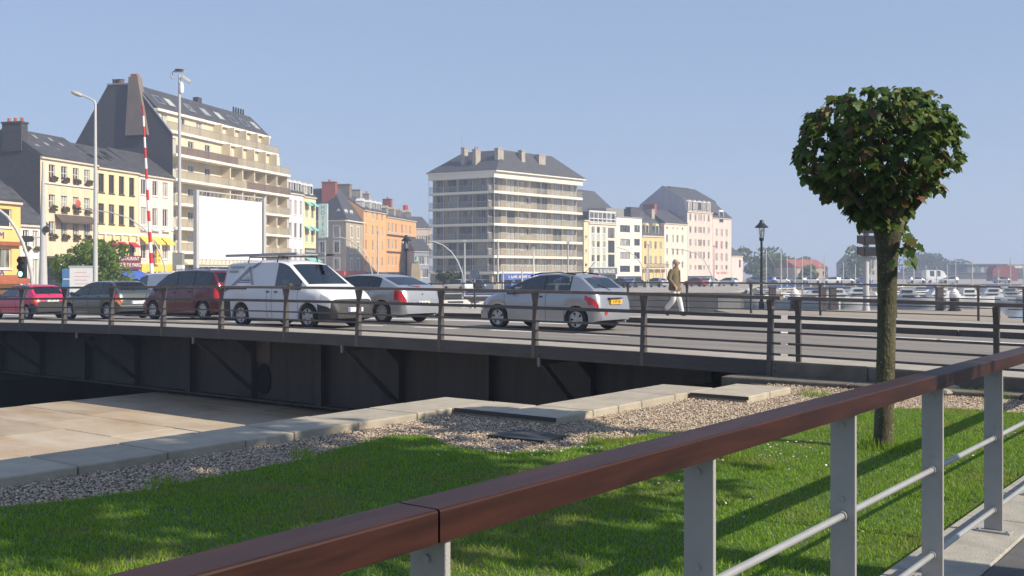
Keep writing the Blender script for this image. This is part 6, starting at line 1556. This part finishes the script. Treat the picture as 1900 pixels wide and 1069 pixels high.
def arched_mast(pts, Y, label, head=None, r=.075, col=greypole):
    """curved traffic-light mast through photo points at distance Y, foot first"""
    f = P(pts[0][0], 508, Y); e = empty('traffic_light', (f.x, f.y, GZ), 0, label, 'traffic light', 'arched traffic light masts')
    ps = [Vector((0, 0, 0))] + [Vector((P(x, y, Y).x - f.x, 0, P(x, y, Y).z - GZ)) for x, y in pts]
    MB().tube(ps, [r * 1.4, r * 1.3] + [r * (1 - .06 * k) for k in range(len(ps) - 2)], 8).build('mast', col, e, 50)
    if head:
        for (x, y, on) in head:
            c = P(x, y, Y); c.x -= f.x; c.z -= GZ
            h_ = MB().box(c.x - .16, c.x + .16, -.34, -.10, c.z - .48, c.z + .48).build('signal_head', blackm, e); bevel(h_, .04, 2)
            for k, cl in enumerate(('r', 'o', 'g')):
                z = c.z + .3 - .3 * k; lit = on and cl == 'g'
                MB().lathe([(.115, -.01), (.115, .01), (.02, .02)], 14, (c.x, -.355, z), 'y').build('lens', mat('lens_green_lit', (.3, .9, .6), .3, .02, 2, emit=(.45, 1.0, .75, 3.0)) if lit else mat('lens_off', (.05, .03, .03), .3), h_)
                MB().lathe([(.13, -.16), (.13, 0)], 14, (c.x, -.35, z), 'y', caps=False).build('hood', blackm, h_)
    return e
arched_mast([(61, 535), (58, 505), (52, 480), (42, 450), (30, 425), (14, 402), (-6, 386), (-40, 372)], 47, 'pale arched mast with green traffic light at the left edge', [(46, 496, True)], .085)
arched_mast([(310, 525), (306, 495), (300, 478), (288, 452), (268, 425), (240, 405), (205, 394), (150, 388)], 75, 'thin arched mast curving left beside the red and white boom', None, .06)
arched_mast([(572 + 120, 530), (690, 505), (684, 480), (672, 462), (650, 446), (630, 440)], 90, 'thin arched mast before the orange house', None, .05)
arched_mast([(861, 530), (858, 508), (850, 487), (838, 468), (822, 455), (806, 449), (792, 448)], 100, 'pale arched mast before the grey apartment block', None, .07)
arched_mast([(1324, 530), (1322, 515), (1316, 500), (1306, 482), (1292, 470), (1270, 464), (1245, 462)], 140, 'thin arched mast before the tallest pink house', None, .07)
arched_mast([(1200, 530), (1197, 505), (1188, 487), (1176, 473), (1160, 463), (1145, 459)], 140, 'thin arched mast before the white flats', None, .07)
# raised red and white boom
a, b = P(283, 528, 57), P(265, 196, 57); e = empty('barrier_boom', (a.x, a.y, GZ), 0, 'raised red and white striped barrier boom', 'barrier')
rw = (mat('boom_red', (.55, .035, .03), .5, .08, 3), white_m); n_ = 17
for k in range(n_):
    p0 = a.lerp(b, k / n_); p1 = a.lerp(b, (k + 1) / n_); w0 = .115 - .07 * k / n_; w1 = .115 - .07 * (k + 1) / n_
    MB().tube([(p0.x - a.x, 0, p0.z - GZ), (p1.x - a.x, 0, p1.z - GZ)], [w0, w1], 8).build('stripe', rw[k % 2], e, 50)
MB().box(-.3, .35, -.3, .3, 0, 1.1).build('pivot_housing', white_m, e)
# camera mast
a = P(333, 508, 66); Hm = hz(140, 66) - GZ; e = empty('camera_mast', (a.x, a.y, GZ), 0, 'tall thin mast carrying surveillance cameras and a wind vane', 'mast')
MB().tube([(0, 0, 0), (0, 0, 3), (0, 0, Hm)], [.15, .13, .075], 10).build('mast', greypole, e, 50)
MB().box(-.35, .25, -.3, .2, hz(488, 66) - GZ - .5, hz(475, 66) - GZ + .2).build('control_box', mat('box_grey', (.26, .26, .25), .6), e); MB().box(-.1, .3, -.32, .1, hz(500, 66) - GZ - .2, hz(492, 66) - GZ).build('notice', white_m, e)
MB().tube([(-.45, 0, Hm + .25), (.3, 0, Hm + .25)], .06, 8).build('top_arm', greypole, e); o = MB().box(-.32, .32, -.13, .13, -.11, .11).build('camera', mat('cam_grey', (.55, .53, .5), .4), e); o.matrix_local = Matrix.Translation((.40, 0, Hm - .25)) @ Matrix.Rotation(.62, 4, 'Y'); bevel(o, .04, 2)
MB().lathe([(.12, Hm - 1.1), (.16, Hm - .8), (.13, Hm - .45), (.03, Hm - .4)], 12, (.12, 0, 0)).build('dome_camera', white_m, e, 50)
MB().ell((-.48, 0, Hm - .02), .07, .12, .22, 10, 6).build('siren', greypole, e, 50); MB().lathe([(.3, Hm + .33), (.3, Hm + .36), (.05, Hm + .42)], 12).build('cover', mat('cam_dark', (.12, .11, .1), .6), e)
# big white screen on a truss
YS = 104.0; c0, c1 = P(366, 508, YS), P(488, 508, YS * 1.10)
d_ = Vector((c1.x - c0.x, c1.y - c0.y)); Wd = d_.length
e = empty('screen', (c0.x, c0.y, GZ), math.atan2(d_.y, d_.x), 'large blank white screen on a steel truss frame', 'screen')
zt_, zb_ = hz(363, YS) - GZ, hz(481, YS) - GZ
MB().box(.25, Wd - .35, -.08, 0, zb_, zt_).build('panel', mat('screen_white', (.86, .86, .86), .55, .01, 2), e)
for x in (-.15, Wd + .1): MB().box(x - .2, x + .2, -.2, .2, 0, zt_ + .55).build('post', greypole, e)
tr = MB(); tr.box(.06, Wd - .1, .02, .14, zt_ + .45, zt_ + .57); tr.box(.06, Wd - .1, .02, .14, zb_ - .75, zb_ - .63)
for k in range(18): x = .1 + (Wd - .3) * k / 17; tr.beam((x, .08, zb_ - .7), (x + .2, .08, zb_ + .1), .05, .05); tr.beam((x, .08, zt_ - .1), (x + .2, .08, zt_ + .5), .05, .05)
for k in range(14): z = zb_ + (zt_ - zb_) * k / 13; tr.beam((Wd - .4, .08, z), (Wd - .05, .08, z + .3), .05, .05)
tr.build('truss', greypole, e)
# poster panels behind the estate car
q_ = P(155, 508, 62); e = empty('poster_panel', (q_.x, q_.y, GZ), 0, 'white poster panel with faint red lines behind the estate car', 'panel')
MB().box(-.80, .78, -.05, .05, .45, 2.95 - .55).build('board', white_m, e); MB().box(-.86, .84, -.06, .06, 2.402, 2.52).build('top_rail', greypole, e)
for k in range(5): MB().box(-.5, .2 + .2 * (k % 2), -.056, -.051, 2.1 - .22 * k, 2.14 - .22 * k).build('print_line', mat('print_pink', (.75, .45, .42), .6), e)
for x in (-.7, .7): MB().box(x - .04, x + .04, -.04, .04, 0, .448).build('leg', greypole, e)
q_ = P(124, 508, 63); e = empty('poster_panel', (q_.x, q_.y, GZ), 0, 'narrow blue information panel left of the white poster', 'panel')
MB().box(-.26, .26, -.05, .05, .4, 2.35).build('board', mat('panel_blue', (.10, .22, .42), .5, .1, 2), e); MB().box(-.2, .2, -.056, -.051, 1.7, 1.76).build('print_line', white_m, e)
MB().box(-.05, .05, -.04, .04, 0, .398).build('leg', greypole, e)
# statue on pedestal
q_ = P(772, 508, 92); e = empty('statue', (q_.x, q_.y, GZ), 0, 'green bronze bust on a tapering stone pedestal', 'statue')
zp = hz(489, 92) - GZ
MB().loft([[(-.50, -.50, 0), (.50, -.50, 0), (.50, .50, 0), (-.50, .50, 0)], [(-.33, -.33, zp), (.33, -.33, zp), (.33, .33, zp), (-.33, .33, zp)]]).build('pedestal', mat('pedestal_stone', (.44, .37, .28), .9, .15, 2), e)
brz = mat('verdigris', (.20, .36, .28), .7, .2, 5)
skin('bust', [(0, 0, zp + .0, .26, .22), (0, 0, zp + .18, .25, .18), (0, 0, zp + .30, .10, .10), (0, 0, zp + .38, .07, .07), (0, -.01, zp + .50, .11, .11), (0, -.01, zp + .62, .10, .10), (.2, 0, zp + .16, .1, .1), (-.2, 0, zp + .16, .1, .1)], [(0, 1), (1, 2), (2, 3), (3, 4), (4, 5), (1, 6), (1, 7)], brz, e, 2)
# thin poles along the quay
for px, yt, Y, lb in ((862, 449, 100, 'thin grey pole in front of the left part of the apartment block'), (990, 462, 112, 'white pole in front of the apartment block with a small box'), (1054, 452, 116, 'grey pole at the right part of the apartment block'), (1203, 456, 150, 'thin pole before the small yellow house'), (1325, 458, 160, 'thin pole before the lower pink house'), (701, 432, 120, 'thin pole before the orange houses')):
    q_ = P(px, 508, Y); e = empty('quay_pole', (q_.x, q_.y, GZ), 0, lb, 'pole', 'thin poles along the quay'); Hh = hz(yt, Y) - GZ
    MB().tube([(0, 0, 0), (0, 0, Hh)], [.11, .07], 8).build('pole', white_m if px == 990 else greypole, e, 50)
    MB().box(-.16, .16, -.15, .15, Hh + .002, Hh + .2).build('fitting', greypole, e)
q_ = P(881, 508, 104); e = empty('notice_board', (q_.x, q_.y, GZ), 0, 'dark blue notice board on a post before the apartment block', 'sign')
MB().box(-.45, .45, -.04, .04, hz(516, 104) - GZ, hz(501, 104) - GZ).build('board', mat('notice_blue', (.07, .10, .16), .6), e); MB().box(-.05, .05, .045, .1, 0, hz(505, 104) - GZ).build('post', greypole, e)

# ---------------------------------------------------------------- boats
hull_w = mat('hull_white', (.62, .62, .61), .3, .05, 1, coat=.4); deck_m = mat('boat_deck', (.60, .57, .52), .7, .1, 1); cover_b = mat('boat_cover', (.05, .09, .22), .8, .1, 2); mast_m = mat('boat_mast', (.62, .60, .54), .4, .05, 2, metal=.2)
def boat(px, Y, L, mast_y, label, group, rz, kind='sail', hc=None):
    q_ = P(px, 508, Y); e = empty('sailing_boat' if kind == 'sail' else 'motor_boat', (q_.x, q_.y, WZ), rz, label, 'boat', group)
    rows = []
    for k in range(9):
        f = k / 8; x = -L / 2 + L * f; b = L * .16 * (math.sin(math.pi * min(1, .25 + .75 * f) ** 1.0)) ** .7 if f < 1 else .02; b = max(.03, L * .155 * (1 - max(0, (f - .45) / .55) ** 2.2) * (.86 + .14 * min(1, f / .3))); zt = .85 + .35 * f * f + .0
        rows.append([(x, -b, zt), (x + .0, -b * .92, .35), (x, -b * .45, -.25), (x, b * .45, -.25), (x, b * .92, .35), (x, b, zt)])
    mb = MB(); mb.loft(rows, closed=True); mb.build('hull', hc or hull_w, e, 40)
    MB().loft([[(-L * .28, -L * .09, .92), (-L * .28, L * .09, .92), (-L * .26, L * .075, 1.35), (-L * .26, -L * .075, 1.35)], [(L * .18, -L * .07, 1.0), (L * .18, L * .07, 1.0), (L * .12, L * .05, 1.40), (L * .12, -L * .05, 1.40)]]).build('cabin', deck_m if kind == 'sail' else hull_w, e)
    MB().box(-L * .15, L * .06, -L * .081, L * .081, 1.12, 1.26).build('cabin_window', pane_dk, e)
    if kind == 'sail':
        H_ = hz(mast_y, Y) - WZ
        MB().tube([(L * .06, 0, .9), (L * .06, 0, H_)], [.09, .06], 6).build('mast', mast_m, e); MB().tube([(L * .05, 0, 2.0), (-L * .36, 0, 2.0)], .10, 6).build('boom', mast_m, e); MB().tube([(L * .02, 0, 2.13), (-L * .34, 0, 2.13)], .14, 6).build('sail_cover', cover_b, e)
        st = MB()
        for (x, y) in ((L * .5, 0), (-L * .48, 0), (L * .03, L * .14), (L * .03, -L * .14)): st.tube([(L * .06, 0, H_ - .2), (x, y, 1.0)], .0035, 4)
        st.build('rigging', mast_m, e)
        MB().tube([(L * .06, -L * .07, H_ * .6), (L * .06, L * .07, H_ * .6)], .03, 4).build('spreader', mast_m, e)
    else:
        MB().loft([[(-L * .2, -L * .1, 1.35), (-L * .2, L * .1, 1.35), (-L * .18, L * .09, 2.1), (-L * .18, -L * .09, 2.1)], [(L * .14, -L * .1, 1.35), (L * .14, L * .1, 1.35), (L * .03, L * .085, 2.1), (L * .03, -L * .085, 2.1)]]).build('wheelhouse', hull_w, e)
        MB().box(-L * .16, L * .03, -L * .104, L * .104, 1.6, 1.9).build('wheelhouse_window', pane_dk, e)
    return e
BG = 'boats moored in the marina'
ml = [(1427, 150, 463), (1443, 128, 468), (1455, 160, 488), (1467, 150, 478), (1470, 135, 476), (1496, 122, 474), (1499, 155, 482), (1527, 140, 488), (1537, 130, 472), (1570, 160, 486), (1594, 145, 490), (1622, 150, 482), (1671, 150, 484), (1702, 128, 488), (1712, 150, 492), (1734, 165, 496), (1763, 160, 492), (1768, 150, 480), (1811, 136, 484), (1848, 165, 498), (1868, 150, 478), (1893, 160, 490)]
words = ['beside the lantern post', 'with the tall pale mast right of the lantern', 'far out left of the red-roofed shed', 'in front of the left far trees', 'with mast before the green trees', 'with mast before the left end of the red-roofed shed', 'moored far behind, before the shed roof', 'with mast crossing the shed wall', 'with mast before the shed gable', 'moored far off right of the shed', 'near the signal mast', 'just behind the tree trunk', 'right beside the tree trunk', 'with twin stays right of the trunk', 'second right of the trunk', 'before the tall far trees', 'left of the right-hand bollard', 'behind the right-hand bollard', 'with mast before the long flat-roofed building', 'under the long flat-roofed building', 'before the pale far-shore building', 'at the right edge']
for i, ((px_, Y_, my), wd_) in enumerate(zip(ml, words)): boat(px_, Y_, random.uniform(6.5, 9), my, 'white sailing boat ' + wd_, BG, random.choice((0.1, 3.0, .4, 2.7)) + random.uniform(-.2, .2))
for i, (px_, Y_, wd_) in enumerate(((1385, 125, 'white motor boat nearest the pale quay block'), (1510, 126, 'white motor boat in the front rank left of the tree'), (1560, 127, 'white motor boat in front of the shed'), (1585, 135, 'white motor boat next to the tree trunk'), (1690, 126, 'white motor boat in the front rank right of the trunk'), (1735, 127, 'white motor boat just left of the right-hand bollard'), (1800, 128, 'white motor boat right of the right-hand bollard'), (1835, 134, 'white motor boat under the gap in the far railing'), (1880, 140, 'white motor boat near the right edge'))): boat(px_, Y_, random.uniform(5.5, 7), None, wd_, 'motor boats moored in the marina', random.uniform(-.4, .4) + (3.1 if i % 2 else 0), 'motor')
for px_, Y_, my, wd_ in ((915, 90, 446, 'white sailing boat with mast before the corner of the grey apartment block'), (925, 95, 498, 'small white sailing boat with short mast below the apartment block'), (850, 100, 494, 'small white sailing boat below the left part of the apartment block'), (960, 92, 500, 'white sailing boat ahead of the silver hatchback')): boat(px_, Y_, 7.0, my, wd_, 'boats on the near quay', .2)
for px_, Y_, lb in ((1735, 190, 'white camper van on the far quay right of the tree'),):
    e = car('camper_van', lb, None, 5.4, 2.0, [(0, 2.3), (.1, 2.7), (.4, 2.8), (3.6, 2.8), (4.2, 2.6), (4.9, 1.5), (5.3, 1.1), (5.4, .6)], [(0, 1.5), (4.6, 1.4), (5.2, 1.0), (5.4, .55)], (1.0, 4.3), .34, [('windscreen', RT, 4.25, 4.85), ('side_window', S5, 1.0, 2.0), ('side_window', S5, 2.6, 3.4)], vanw, detail=False, tumble=.05)
    q_ = P(px_, 508, 226); e.location = (q_.x, q_.y, GZ + .01); e.rotation_euler = (0, 0, .15)

# ---------------------------------------------------------------- haze
mb = MB(); mb.box(-700, 900, -60, 1400, -6, 45)
hm = bpy.data.materials.new('haze'); hm.use_nodes = True; n = hm.node_tree.nodes; n.remove(n['Principled BSDF'])
pv = n.new('ShaderNodeVolumePrincipled'); pv.inputs['Color'].default_value = (.58, .69, .90, 1); pv.inputs['Density'].default_value = .0011; pv.inputs['Anisotropy'].default_value = .2
hm.node_tree.links.new(pv.outputs[0], n['Material Output'].inputs['Volume'])
ho = mb.build('haze', hm); tag(ho, 'thin pale morning haze over the harbour', 'haze', kind='stuff')
